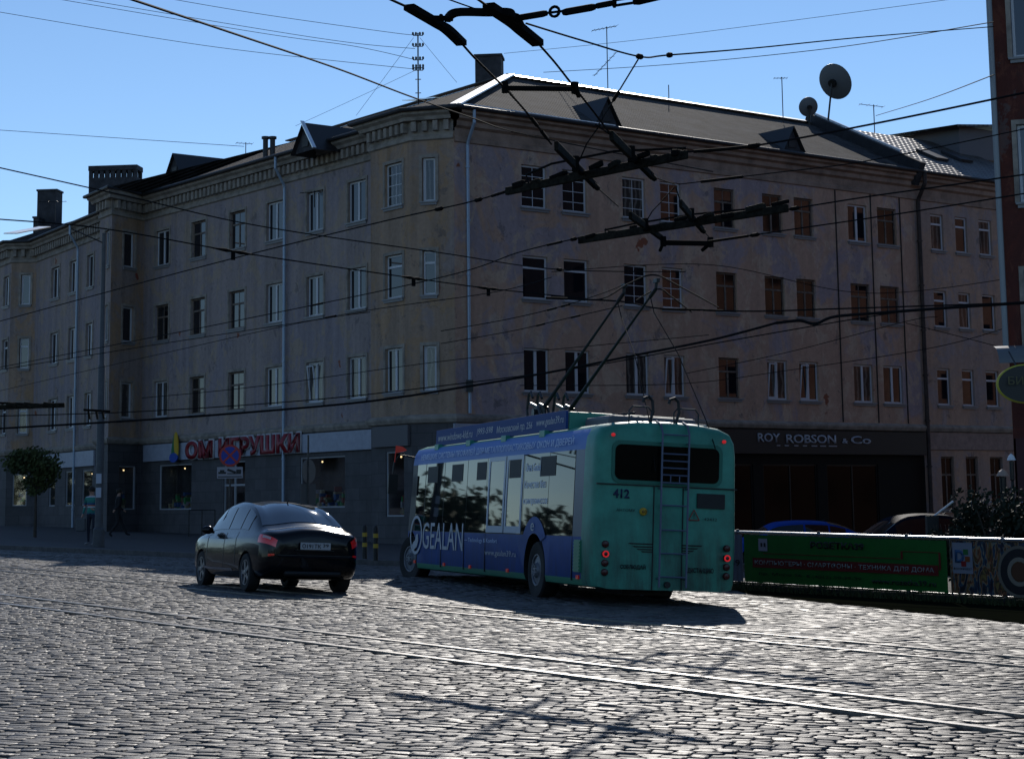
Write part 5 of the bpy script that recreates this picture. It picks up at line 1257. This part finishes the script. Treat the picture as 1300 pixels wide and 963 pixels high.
zp = at(391, 627, 57).z-p.z; T = Matrix.Translation((0, .05, zp)) @ Matrix.Rotation(rad(40), 4, 'Z'); b = MB(); b.box(-.26, .26, 0, .02, -.3, .3, T=T); b.build('plate_back', GB, t)
# bollards
for x, yb, lb in ((463, 709, 'short black bollard with yellow bands just right of the sedan'), (477, 711, 'black bollard with a faint yellow band nearer the bus front')):
    p = onpave(x, yb); t = thing('bollard', lb, 'bollard', p, group=None); b = MB(); b.lathe([(.06, 0), (.06, .78), (.04, .84), (.001, .85)], 12); b.build('post', BLACK, t)
    for zz in (.30, .55): b = MB(); b.lathe([(.062, zz), (.064, zz), (.064, zz+.1), (.062, zz+.1)], 12); b.build('yellow_band', mat('yellow_band', (.4, .26, .02), .5), t)
# black railing by the shop steps
a = at(240, 648, 76); t = thing('step_handrail', 'thin black handrail beside the toy shop steps', 'handrail', (a.x, a.y, G(a.x)+.13)); b = MB()
for k in range(3): b.tube([(k*.5, 0, 0), (k*.5, 0, 1.0)], .02, 6)
b.tube([(0, 0, 1.0), (1.0, 0, 1.0)], .02, 6); b.build('rail', BLACK, t)

# ------------------------------------------------------------------ people
SKIN = mat('skin', (.35, .2, .14), .6)
def person(label, loc, yaw, pose, mats, H=1.75, hair=(.02, .015, .01), extra=None):
    """pose: dict of joint positions in metres (x right, y forward, z up); body grown as one skin"""
    t = thing('person', label, 'person', loc, (0, 0, yaw))
    J = dict(pel=(0, 0, .95), ch=(0, .02, 1.32), nk=(0, .03, 1.50), hd=(0, .05, 1.60), tp=(0, .05, 1.72), sl=(-.19, .02, 1.42), sr=(.19, .02, 1.42), el=(-.25, .0, 1.14), er=(.25, .0, 1.14), hl=(-.26, .10, .90), hr=(.26, .10, .90), fl_=(-.27, .14, .82), fr_=(.27, .14, .82),
             pl=(-.1, 0, .9), pr=(.1, 0, .9), kl=(-.11, .06, .50), kr=(.11, .02, .50), al=(-.11, .0, .09), ar=(.11, 0, .09), tl=(-.12, .17, .04), tr=(.12, .17, .04))
    J.update(pose); rad_ = dict(pel=.145, ch=.15, nk=.055, hd=.088, tp=.06, sl=.065, sr=.065, el=.043, er=.043, hl=.032, hr=.032, fl_=.028, fr_=.028, pl=.095, pr=.095, kl=.06, kr=.06, al=.042, ar=.042, tl=.035, tr=.035)
    E = [('pel', 'ch'), ('ch', 'nk'), ('nk', 'hd'), ('hd', 'tp'), ('ch', 'sl'), ('sl', 'el'), ('el', 'hl'), ('hl', 'fl_'), ('ch', 'sr'), ('sr', 'er'), ('er', 'hr'), ('hr', 'fr_'), ('pel', 'pl'), ('pl', 'kl'), ('kl', 'al'), ('al', 'tl'), ('pel', 'pr'), ('pr', 'kr'), ('kr', 'ar'), ('ar', 'tr')]
    ks = list(J); me = bpy.data.meshes.new('body'); me.from_pydata([tuple(c*H/1.75 for c in J[k]) for k in ks], [(ks.index(a), ks.index(b)) for a, b in E], [])
    o = bpy.data.objects.new('body', me); COL.objects.link(o); sk = o.modifiers.new('s', 'SKIN'); 
    if not me.skin_vertices: bm = bmesh.new(); bm.from_mesh(me); bm.verts.layers.skin.verify(); bm.to_mesh(me); bm.free()
    for i, k in enumerate(ks): me.skin_vertices[0].data[i].radius = (rad_[k], rad_[k]*.85); me.skin_vertices[0].data[i].use_root = k == 'pel'
    sub = o.modifiers.new('u', 'SUBSURF'); sub.levels = sub.render_levels = 2; bake(o); me = o.data; me.materials.clear()
    for m in (SKIN, *mats): me.materials.append(m)
    s = H/1.75
    for p in me.polygons:
        c = p.center/s; p.use_smooth = True
        hand = min((c-Vector(J['fl_'])).length, (c-Vector(J['fr_'])).length) < .12
        p.material_index = 0 if (c.z > 1.47 and abs(c.x-J['hd'][0]) < .14) or hand else (3 if c.z < .1 else (1 if c.z > .93 else 2))
    o.parent = t
    h = MB(); h.ball(Vector(J['hd'])*s+Vector((0, -.02, .05)), .105*s, 12, 8, sc=(.92, 1, .95)); h.build('hair', mat('hair_%d' % int(hair[0]*1000), hair, .8), t, True)
    fc = MB(); hdv = Vector(J['hd'])*s
    for sx in (-1, 1): fc.ball(hdv+Vector((sx*.032, .085, .015)), .011, 6, 4)
    fc.ball(hdv+Vector((0, .10, -.012)), .016, 6, 4); fc.box(hdv.x-.022, hdv.x+.022, hdv.y+.078, hdv.y+.09, hdv.z-.05, hdv.z-.043); fc.build('face', SKIN, t)
    return t
STR = NT('striped_shirt', .8); f = STR.math('FRACT', STR.math('MULTIPLY', STR.dot((0, 0, 1)), 3.3)); rp = STR.ramp(f, [(0., (.02, .20, .16)), (.35, (.45, .45, .48)), (.48, (.35, .10, .03)), (.6, (.02, .06, .16)), (.8, (.02, .16, .14))]); rp.node.color_ramp.interpolation = 'CONSTANT'; STR.color(rp)
DK = mat('dark_clothes', (.012, .012, .014), .9); JN = mat('dark_jeans', (.015, .018, .03), .9); SHO = mat('pale_trainers', (.2, .2, .2), .7)
p1 = onpave(117, 692); p1.x -= .02
person('person in a teal striped polo shirt standing just left of the post', p1, rad(160), dict(kl=(-.12, .08, .5), hl=(-.2, .22, 1.05), fl_=(-.12, .28, 1.1)), (STR.m, JN, SHO), 1.74)
pb = p1+Vector((-.32, -.05, .62)); b = MB(); b.box(-.14, .14, -.05, .05, -.2, .18); bo = b.build('carrier_bag', mat('grey_bag', (.07, .075, .08), .6), None, bevel=.03); bo.location = pb; tag(bo, 'grey carrier bag hanging beside the person in the striped shirt', 'bag')
p2 = onpave(149, 682); person('dark clothed person walking along the toy shop wall right of the post', p2, rad(-70), dict(kl=(-.1, .16, .52), al=(-.1, .34, .12), tl=(-.1, .48, .10), kr=(.1, -.02, .5), ar=(.1, -.3, .14), tr=(.1, -.2, .05), hl=(-.28, .28, .95), fl_=(-.28, .34, .9), hr=(.27, -.18, .95), fr_=(.27, -.2, .88)), (DK, DK, DK), 1.76)

# ------------------------------------------------------------------ aerials and dishes
def aerial(label, base, mast, boom=None, els=0, ew=.5, tilt=0, name='roof_aerial'):
    t = thing(name, label, 'aerial', base); b = MB(); b.tube([(0, 0, -.4), (0, 0, mast)], .022, 6); b.build('mast', BLACK, t)
    if boom:
        b = MB(); d_ = Vector((math.cos(boom[0])*boom[1], math.sin(boom[0])*boom[1], tilt)); c_ = Vector((0, 0, mast-.05)); b.tube([c_-d_*.6, c_+d_*.4], .014, 5)
        n_ = Vector((-math.sin(boom[0]), math.cos(boom[0]), 0))
        for k in range(els): q = c_-d_*.55+d_*(.95*k/(els-1)); b.tube([q-n_*ew/2, q+n_*ew/2], .008, 4)
        b.build('boom', BLACK, t)
    return t
bq = onroof(772, 128, *PRF); aerial('tall mast with a long yagi aerial above the right hand dormer', bq, at(777, 34, bq.y).z-bq.z, (rad(15), 1.05), 7, .5, .25)
bq2 = bq+UP*(at(772, 78, bq.y).z-bq.z); aerial('short slanting aerial clamped halfway up the tall mast', bq2-UP*.05, .08, (rad(35), 1.15), 6, .35, 1.1)
bq = at(994, 145, 84); aerial('thin aerial with a small cross head on the ridge right of centre', bq, at(990, 98, 84).z-bq.z, (rad(0), .6), 5, .4)
bq = at(1110, 158, 84); aerial('small two boom aerial on the tiled ridge', bq, at(1108, 133, 84).z-bq.z, (rad(10), 1.1), 4, .5, -.1); 
bq = at(849, 118, 82); aerial('plain short rod on the right ridge', bq, .35)
bq = at(312, 190, 92); aerial('tiny aerial on the left ridge above the pipes', bq, .35, (rad(20), .8), 5, .6)
bq = at(70, 272, 106); aerial('small aerial between the two far chimneys', bq, .75, (rad(0), 1.5), 4, .6)
# insulator mast
bq = at(531, 124, 80); t = thing('insulator_mast', 'tall mast with rows of insulators on the left roof', 'mast', bq); H_ = at(529, 42, 80).z-bq.z
b = MB(); b.tube([(0, 0, -.4), (0, 0, H_)], .03, 8); b.build('mast', BLACK, t)
for fz_ in (.96, .79, .58, .46, .42, .28, .07):
    w = .42 if fz_ > .4 else .24; zz = H_*fz_; b = MB(); b.tube([(-w/2, 0, zz), (w/2, 0, zz)], .02, 6)
    if fz_ > .4:
        for x in (-w/2, -w/5, w/5, w/2): b.lathe([(.03, zz+.02), (.045, zz+.05), (.045, zz+.12), (.02, zz+.15), (.001, zz+.16)], 8, Matrix.Translation((x, 0, 0)))
    b.build('crossarm', BLACK, t)
DISH = mat('dish_grey', (.11, .12, .13), .5)
def dish(c, R, nrm, label, mastfoot, foc=True):
    t = thing('satellite_dish', label, 'satellite dish', mastfoot); nrm = Vector(nrm).normalized(); T = Matrix.Translation(c-t.location) @ nrm.to_track_quat('Z', 'Y').to_matrix().to_4x4()
    b = MB(); N = 8; b.lathe([(max(R*k/N, .0001), .22*R*(k/N)**2) for k in range(N+1)]+[(R*(N-k)/N+(.0001), .22*R*((N-k)/N)**2-.02) for k in range(N+1)], 32, T); b.build('reflector', DISH, t, True)
    b = MB(); b.tube([Vector((0, 0, -.3)), c-t.location-nrm*.12, c-t.location], .04, 8); b.lathe([(.22*R, -.16), (.22*R, -.02)], 16, T); b.build('mount', BLACK, t)
    if foc:
        b = MB(); fo = T @ Vector((0, 0, R*1.0)); b.tube([T @ Vector((R*.98, 0, .2*R)), fo], .012, 5); b.tube([T @ Vector((-R*.5, R*.8, .2*R)), fo], .012, 5); b.tube([fo, fo+(T.to_3x3() @ Vector((0, 0, .12)))], .04, 8); b.build('feed_arm', BLACK, t)
c = at(1058, 105, 80); ft_ = at(1051, 144, 80); dish(c, .78, (.62, .62, .42), 'large grey satellite dish on a mast at the ridge end', ft_)
b = MB(); a1 = at(1048, 112, 80)
c = at(1027, 136, 80.5); dish(c, .42, (-.2, .9, .3), 'small satellite dish half hidden behind the ridge', at(1027, 150, 80.5), False)
bq = at(380, 256, 69.5); aerial('horizontal bracket aerial fixed to the long facade near the corner bay', onplane(402, 244, nA, cA)+oA*.1-UP*.2, .25, (rad(-20), 1.0), 5, .3)

# ------------------------------------------------------------------ overhead wires: contact wires hang 5.8 m above the road
def cubic(P, n=14):
    out = []
    for k in range((len(P)-1)*n+1): out.append(Vector(catmull([np.array(p) for p in P], k/n)))
    return out
CLAMPM = mat('insulator_black', (.007, .007, .007), .85, 0, 1.12); BRASS = mat('worn_bronze_fitting', (.016, .014, .010), .85, 0, 1.2, noise=.6, nscale=14)
def wire(label, px, h=5.8, Z=None, r=.011, clamps=(), group='overhead wires over the junction', name='overhead_wire', m=None):
    P = [hp(x, y, h if not isinstance(h, (list, tuple)) else h[i]) if Z is None else at(x, y, Z[i] if isinstance(Z, (list, tuple)) else Z) for i, (x, y) in enumerate(px)]
    t = thing(name, label, 'wire', P[0], group=group); pts = cubic(P) if len(P) > 2 else [P[0].lerp(P[1], k/10)-UP*(.012*(P[1]-P[0]).length*(k/10)*(1-k/10)) for k in range(11)]
    b = MB(); b.tube(pts, r, 5, cap=False); adopt(b.build('cable', m or WIRE), t)
    for (i, f, kind) in clamps:
        if isinstance(f, float): p = P[i].lerp(P[i+1], f); near = min(pts, key=lambda q: (q-p).length); k = min(range(len(pts)), key=lambda k: (pts[k]-p).length)
        k = max(1, min(len(pts)-2, k)); d_ = (pts[k+1]-pts[k-1]).normalized(); q = pts[k]; c = MB()
        if kind == 'rod': c.tube([q-d_*.22, q+d_*.22], .022, 8)
        elif kind == 'bead': c.tube([q-d_*.10, q-d_*.05, q+d_*.05, q+d_*.10], [.015, .032, .032, .015], 8)
        elif kind == 'bow':
            c.tube([q-d_*.36, q-d_*.12, q, q+d_*.12, q+d_*.36], [.01, .03, .016, .03, .01], 8); c.tube([q, q-UP*.14], .035, 8)
        elif kind == 'ring':
            c.tube([q-d_*.22, q-d_*.1], .03, 8); c.tube([q+d_*.1, q+d_*.22], .03, 8); s_ = d_.cross(UP).normalized(); uu = s_.cross(d_)
            c.tube([q+(d_*math.cos(a)+uu*math.sin(a))*.10 for a in np.linspace(0, 2*math.pi, 13)], .022, 6)
        adopt(c.build('insulator' if kind != 'bow' else 'clamp', CLAMPM), t)
    return t, P
wire('thick dark wire crossing the left sky down to the roof corner mast', [(150, -6), (300, 44), (430, 88), (522, 123), (600, 150), (655, 168), (780, 194), (905, 218)], Z=[16, 20, 25, 29, 33, 36, 41, 46], r=.013)
wire('wire sloping from the left sky below the chimneys to the middle of the corner facade', [(-5, 212), (165, 250), (330, 287), (560, 321), (710, 342), (870, 345)], Z=[30, 31, 33, 36, 39, 43], clamps=[(4, .0, 'bead')])
wire('low left span wire with two bow shaped clamps near the corner bay', [(-5, 278), (130, 290), (296, 319), (400, 335), (525, 353), (620, 366), (745, 379)], Z=[30, 30, 31, 32, 34, 36, 37.5], clamps=[(2, .0, 'bow'), (4, .0, 'bow'), (5, .0, 'bow')])
wire('rising contact wire from the left edge into the upper crossing frame', [(-5, 409), (250, 340), (470, 285), (590, 258), (643, 243)], clamps=[(2, .75, 'bead'), (3, .3, 'bead'), (3, .8, 'rod')])
wire('rising contact wire from the left edge into the middle crossing frame', [(-5, 467), (320, 403), (560, 352), (660, 320), (735, 302)], clamps=[(1, .35, 'rod'), (3, .6, 'rod'), (3, .9, 'bead')])
wire('faint wire below the middle contact wire on the left', [(-5, 497), (200, 450), (420, 402), (620, 372), (700, 352)], h=5.4, r=.008, clamps=[(2, .0, 'rod')])
wire('sagging cable from the left edge under the lowest window sills to the right cable junction', [(-5, 544), (180, 533), (330, 522), (470, 509), (590, 491), (700, 472), (810, 450), (905, 431), (985, 410)], Z=[52, 50, 49, 48, 47, 46, 45, 44, 43], r=.028)
wire('thinner cable hanging just above the sagging cable', [(-5, 528), (180, 522), (400, 507), (590, 486), (740, 466), (900, 437), (1060, 409), (1142, 396)], Z=[52, 51, 50, 49, 47, 46, 45, 44], r=.014)
wire('thick bright topped cable running to the right edge', [(985, 410), (1015, 407), (1035, 411), (1060, 402), (1120, 397), (1200, 391), (1305, 384)], Z=[43, 43, 42.8, 42.5, 42, 41, 40], r=.035)
wire('contact wire carrying the trolley shoes of the bus', [(694, 378), (740, 380), (792, 383), (833, 391), (880, 393), (960, 395), (1060, 392), (1305, 384)], h=5.25, r=.016, clamps=[(0, .3, 'rod'), (3, .5, 'rod'), (3, .9, 'rod'), (4, .3, 'rod')])
wire('arched feeder wire hopping over the left trolley shoe', [(700, 376), (760, 380), (798, 360), (830, 349), (862, 363), (912, 390)], h=5.3, r=.014)
wire('short feeder wire dropping right from the right trolley shoe', [(808, 381), (835, 367), (852, 376), (878, 396)], h=5.3, r=.014)
wire('dark branch wire left of the trolley shoes with long sleeves', [(560, 420), (640, 406), (705, 391), (760, 374), (790, 362)], h=5.4, r=.010, clamps=[(2, .2, 'rod'), (1, .9, 'rod')])
wire('lower dark branch wire left of the trolley shoes', [(560, 436), (650, 420), (720, 404), (790, 388)], h=5.4, r=.010, clamps=[(1, .5, 'rod'), (2, .2, 'rod')])
wire('wire from the upper crossing frame up to the right edge over the dark roof', [(872, 193), (965, 184), (1116, 156), (1305, 117)], h=5.8, r=.013, clamps=[(0, .3, 'rod'), (0, .6, 'rod'), (0, .9, 'bead')])
wire('thin span wire from the yoke to the right edge under the eaves', [(862, 234), (970, 221), (1103, 204), (1305, 163)], h=6.0, r=.008, clamps=[(0, .4, 'rod'), (0, .55, 'rod')])
wire('contact wire leaving the middle crossing frame to the right', [(1000, 266), (1100, 250), (1200, 236), (1305, 221)], h=5.8, r=.012, clamps=[(0, .1, 'bead')])
wire('span wire right of the spreader bar crossing the third window row', [(905, 306), (1000, 292), (1150, 270), (1305, 245)], h=5.6, r=.011, clamps=[(0, .1, 'rod'), (0, .35, 'rod'), (0, .6, 'bead')])
wire('upper sky wire from the top fitting to the right building', [(668, 30), (740, 52), (812, 72), (850, 70), (960, 61), (1100, 47), (1262, 34)], Z=[17.5, 19, 20.5, 22, 26, 32, 40], r=.010, clamps=[(2, .0, 'bead'), (3, .0, 'bead')])
wire('thin sky wire just below the upper sky wire on the right', [(690, 92), (850, 82), (1050, 62), (1262, 28)], Z=[80, 70, 56, 42], r=.012)
wire('thin wire rising from the small tile roof aerial to the right building', [(1112, 147), (1180, 126), (1262, 95)], Z=[80, 62, 44], r=.014)
for i, (lb, px) in enumerate((('uppermost faint telephone wire in the left sky', [(200, -4), (330, 18), (500, 42), (527, 44)]), ('second faint telephone wire in the left sky', [(85, -4), (330, 37), (450, 55), (527, 62)]), ('third faint telephone wire in the left sky', [(55, -4), (330, 42), (450, 59), (527, 76)]), ('lowest faint telephone wire in the left sky', [(-4, 15), (200, 49), (330, 67), (527, 88)]), ('faint wire ending at the tiny aerial on the left ridge', [(-4, 165), (160, 176), (310, 186)]))):
    wire(lb, px, Z=80, r=.012, m=mat('faint_wire_grey', (.06, .07, .09), .6))
for lb, a, b_ in (('guy wire from the insulator mast down to the left eaves', (525, 48), (452, 147)), ('guy wire from the insulator mast down right to the chimney', (533, 48), (580, 105)), ('long guy wire fanning left from the insulator mast', (526, 90), (375, 160))):
    wire(lb, [a, b_], Z=81, r=.008)
wire('faint wire crossing the sky between the roof aerials', [(640, 68), (800, 52), (1000, 27), (1262, -8)], Z=[85, 80, 75, 70], r=.010, m=MATS['faint_wire_grey'])
wire('wire running down from the left edge over the third window row', [(-5, 340), (100, 316)], Z=[60, 57], r=.01) if False else None
for k, (lb, px) in enumerate((('thin wire under the second window row on the left', [(-5, 470), (200, 437), (420, 403), (470, 396)]), ('thin wire through the lowest window row on the long facade', [(180, 505), (330, 490), (590, 455), (900, 425)]), ('thin wire crossing the lowest window row of the right facade', [(660, 489), (860, 487), (1000, 470), (1190, 440), (1305, 407)]), ('thin wire rising across the second window row on the right facade', [(870, 474), (1000, 447), (1150, 408), (1190, 402)]), ('thin wire just above the thick right cable', [(700, 345), (900, 336), (1100, 372), (1305, 350)]), ('crossing wire under the thick right cable beside the wing', [(1150, 410), (1230, 430), (1305, 450)]))):
    wire(lb, px, Z=52, r=.010)
# crossing frames
def beam(t, P, Q, w, h, name, m=CLAMPM, dz=0):
    w, h = w*.88, h*.92
    d_ = (Q-P); T = frameT2(P, d_); b = MB(); b.box(0, d_.length, -w/2, w/2, -h/2+dz, h/2+dz, T=T); return adopt(b.build(name, m, bevel=min(w, h)*.2), t)
def crossing(label, pts, h, th, arms, rod, wires_in):
    """pts: beam ends; arms: (px0,px1) switch arms; rod: upper tie polyline"""
    P = [hp(*p, h) for p in pts]; t = thing('wire_crossing', label, 'wire crossing', P[0]); 
    beam(t, P[0], P[1], .07, th, 'beam', BRASS if th > .1 else CLAMPM)
    L = (P[1]-P[0]); n = 9; rq = random.Random(int(pts[0][0]))
    for k in range(n):
        c = P[0]+L*((k+.4)/n); e = c+L.normalized()*rq.uniform(.10, .34); dz_ = rq.uniform(.02, .09); beam(t, c+UP*dz_, e+UP*(dz_+rq.uniform(-.02, .05)), rq.uniform(.05, .13), rq.uniform(.05, .11), 'splice_plate', BRASS if k % 2 else CLAMPM)
    b = MB(); b.tube([hp(x, y, h+.15) for x, y in rod], .016, 6); adopt(b.build('tie_rod', CLAMPM), t)
    for (a, b_) in arms:
        A, B = hp(*a, h+.05), hp(*b_, h+.05); beam(t, A.lerp(B, .0), A.lerp(B, .42), .06, .13, 'switch_arm', BRASS); beam(t, A.lerp(B, .5), B, .07, .10, 'switch_arm', CLAMPM)
        c = A.lerp(B, .46); q = MB(); q.tube([c-UP*.08, c+UP*.12], .05, 10); adopt(q.build('pivot', CLAMPM), t); q = MB(); q.tube([A.lerp(B, .92), B+(B-A)*.06], .04, 8); adopt(q.build('arm_tip', CLAMPM), t)
    for a in wires_in:
        q = MB(); q.tube([hp(x, y, h+(.1 if i else .05)) for i, (x, y) in enumerate(a)], .009, 5); adopt(q.build('suspension_wire', WIRE), t)
    return t
crossing('upper black wire crossing frame in front of the top window row', [(643, 243), (872, 196)], 5.8, .12, [((706, 185), (756, 236)), ((776, 172), (828, 224))], [(668, 222), (700, 208), (780, 192), (871, 188)], [((700, 183), (640, 108)), ((776, 172), (756, 158)), ((735, 205), (745, 182), (762, 158)), ((756, 236), (785, 262)), ((828, 224), (856, 234)), ((671, 232), (668, 222))])
crossing('middle black wire crossing frame in front of the second window row', [(735, 305), (1000, 264)], 5.8, .13, [((800, 273), (840, 302)), ((864, 258), (892, 292))], [(768, 292), (805, 284), (880, 272), (965, 264)], [((820, 282), (828, 268), (856, 238)), ((866, 262), (858, 238)), ((840, 302), (845, 310)), ((892, 292), (905, 306)), ((768, 298), (769, 290))])
A, B = hp(842, 308, 5.7), hp(902, 309, 5.7); t = thing('spreader_bar', 'black horizontal spreader bar hanging under the middle crossing frame', 'spreader bar', A); beam(t, A, B, .07, .09, 'bar'); 
for E_, F_ in ((A, hp(838, 318, 5.6)), (B, hp(891, 318, 5.6))): q = MB(); q.tube([E_, F_], .03, 6); q.tube([E_-UP*.06, E_+UP*.1], .05, 8); adopt(q.build('end_hook', CLAMPM), t)
A, B = hp(641, 112, 5.8), hp(730, 113, 5.8); t = thing('spreader_bar', 'black horizontal spreader bar against the grey roof below the top fitting', 'spreader bar', A); beam(t, A, B, .05, .055, 'bar'); 
q = MB(); q.tube([A-UP*.05, A+UP*.07], .035, 8); adopt(q.build('end_hook', CLAMPM), t)
q = MB(); q.tube([B-UP*.05, B+UP*.07], .04, 8); q.tube([hp(727, 106, 5.8), hp(735, 122, 5.7)], .03, 6); adopt(q.build('end_hook', CLAMPM), t)
# big top fitting
h = 5.8; t = thing('wire_switch', 'large black trolley wire switch at the top edge above the roof hip', 'wire switch', hp(600, 20, h))
def cbeam(pts, w, th, nm, hh=h): 
    P = cubic([hp(x, y, hh) for x, y in pts], 6); b = MB(); rings = []
    for i, p in enumerate(P):
        d_ = (P[min(i+1, len(P)-1)]-P[max(0, i-1)]).normalized(); s_ = d_.cross(UP).normalized(); rings.append([p+s_*w/2+UP*th/2, p-s_*w/2+UP*th/2, p-s_*w/2-UP*th/2, p+s_*w/2-UP*th/2])
    o_ = loft(rings, None, nm, [CLAMPM], None, False); adopt(o_, t)
cbeam([(519, 9), (555, 30), (568, 38), (586, 55)], .10, .05, 'running_rail'); cbeam([(620, 8), (650, 28), (662, 38), (683, 55)], .11, .06, 'running_rail')
cbeam([(568, 24), (580, 16), (620, 16), (646, 16), (652, 24)], .05, .065, 'bridge_bar'); cbeam([(548, 23), (575, 24)], .04, .04, 'bridge_bar')
q = MB(); q.tube([hp(560, 20, h), hp(559, 25, h-.02)], .02, 8); adopt(q.build('bolt', CLAMPM), t); q = MB(); q.tube([hp(655, 22, h), hp(660, 30, h)], .04, 8); adopt(q.build('bolt', CLAMPM), t)
wire('pair of curved wires entering the top switch from the upper left, left one', [(488, -4), (519, 10)], h=5.8, r=.012, clamps=[]); wire('right curved wire entering the top switch from the picture edge', [(602, -4), (622, 10)], h=5.8, r=.012)
wire('wire leaving the top switch down left over the chimney to the roof spreader bar', [(586, 55), (603, 74), (625, 96), (641, 112), (668, 142), (700, 183)], h=5.8, r=.012, clamps=[(4, .3, 'rod'), (4, .7, 'rod')])
wire('wire leaving the top switch down right over the ridge to the crossing frame', [(683, 55), (705, 80), (730, 112), (756, 145), (776, 172)], h=5.8, r=.012)
wire('thin wire meeting the top switch bridge from above', [(560, -4), (605, 12)], h=5.9, r=.007)
t = thing('span_fitting', 'black insulator arm with turnbuckle rising right from the top switch', 'insulator', hp(665, 22, h))
for a, b_, w, th in (((652, 24), (694, 17), .05, .05), ((715, 16), (755, 9), .05, .055), ((757, 8), (778, 4), .045, .045), ((808, 3), (842, -5), .05, .05)): P, Q = hp(*a, h), hp(*b_, h); d_ = Q-P; q = MB(); q.tube([P, P.lerp(Q, .1), P.lerp(Q, .9), Q], [th*.5, th*.62, th*.62, th*.5], 8); adopt(q.build('insulator', CLAMPM), t)
q = MB(); c = hp(704, 15, h); q.tube([hp(692, 17, h), hp(718, 14, h)], .012, 6); dd_ = (hp(718, 14, h)-hp(692, 17, h)).normalized(); q.tube([c+(dd_*math.cos(a)+UP*math.sin(a))*.045 for a in np.linspace(0, 2*math.pi, 13)], .014, 6); adopt(q.build('shackle', CLAMPM), t)
q = MB()
for dy in (-3.5, 3.5): q.tube([hp(780, 4+dy, h), hp(806, 0+dy, h)], .013, 6)
q.tube([hp(780, 0, h), hp(780, 8, h)], .02, 6); q.tube([hp(806, -4, h), hp(806, 4, h)], .02, 6); adopt(q.build('turnbuckle', CLAMPM), t)
# hanging link from the sky wire to the upper crossing frame
t, P = wire('short link wire hanging from the sky wire down to the roof dormer', [(810, 76), (782, 122), (760, 158)], Z=[20.5, 22, 24], r=.009, clamps=[(1, .0, 'rod')])
# left low fittings
A, B = hp(-4, 515, 5.2), hp(82, 514, 5.2)
t = thing('wire_crossing', 'bronze crossing frame low at the left edge in front of the lowest windows', 'wire crossing', A); A = at(-6, 517, 46); B = at(82, 514, 46); beam(t, A, B, .09, .12, 'beam', BRASS); beam(t, at(-6, 511, 46), at(50, 513, 46), .05, .05, 'tie_rod')
for x in (8, 30, 55): beam(t, at(x, 513, 46), at(x+14, 515, 46), .13, .13, 'splice_plate', BRASS)
A = at(106, 520, 47); B = at(140, 522, 47); t = thing('section_insulator', 'small black section insulator beside the lamp post at lowest window height', 'insulator', A); beam(t, A, B, .05, .06, 'bar')
q = MB()
for x in (112, 122, 130): q.tube([at(x, 521, 47), at(x+2, 532, 47)], .03, 6)
adopt(q.build('hanger', BRASS), t)
# wall anchor for the cables on the corner pipe
p = onplane(592, 490, nR, cR_)+oR*.2; t = thing('cable_anchor', 'dark cable anchor bracket on the corner down pipe', 'bracket', p); q = MB(); q.box(-.12, .12, -.12, .12, -.2, .2); q.build('bracket', BLACK, t)
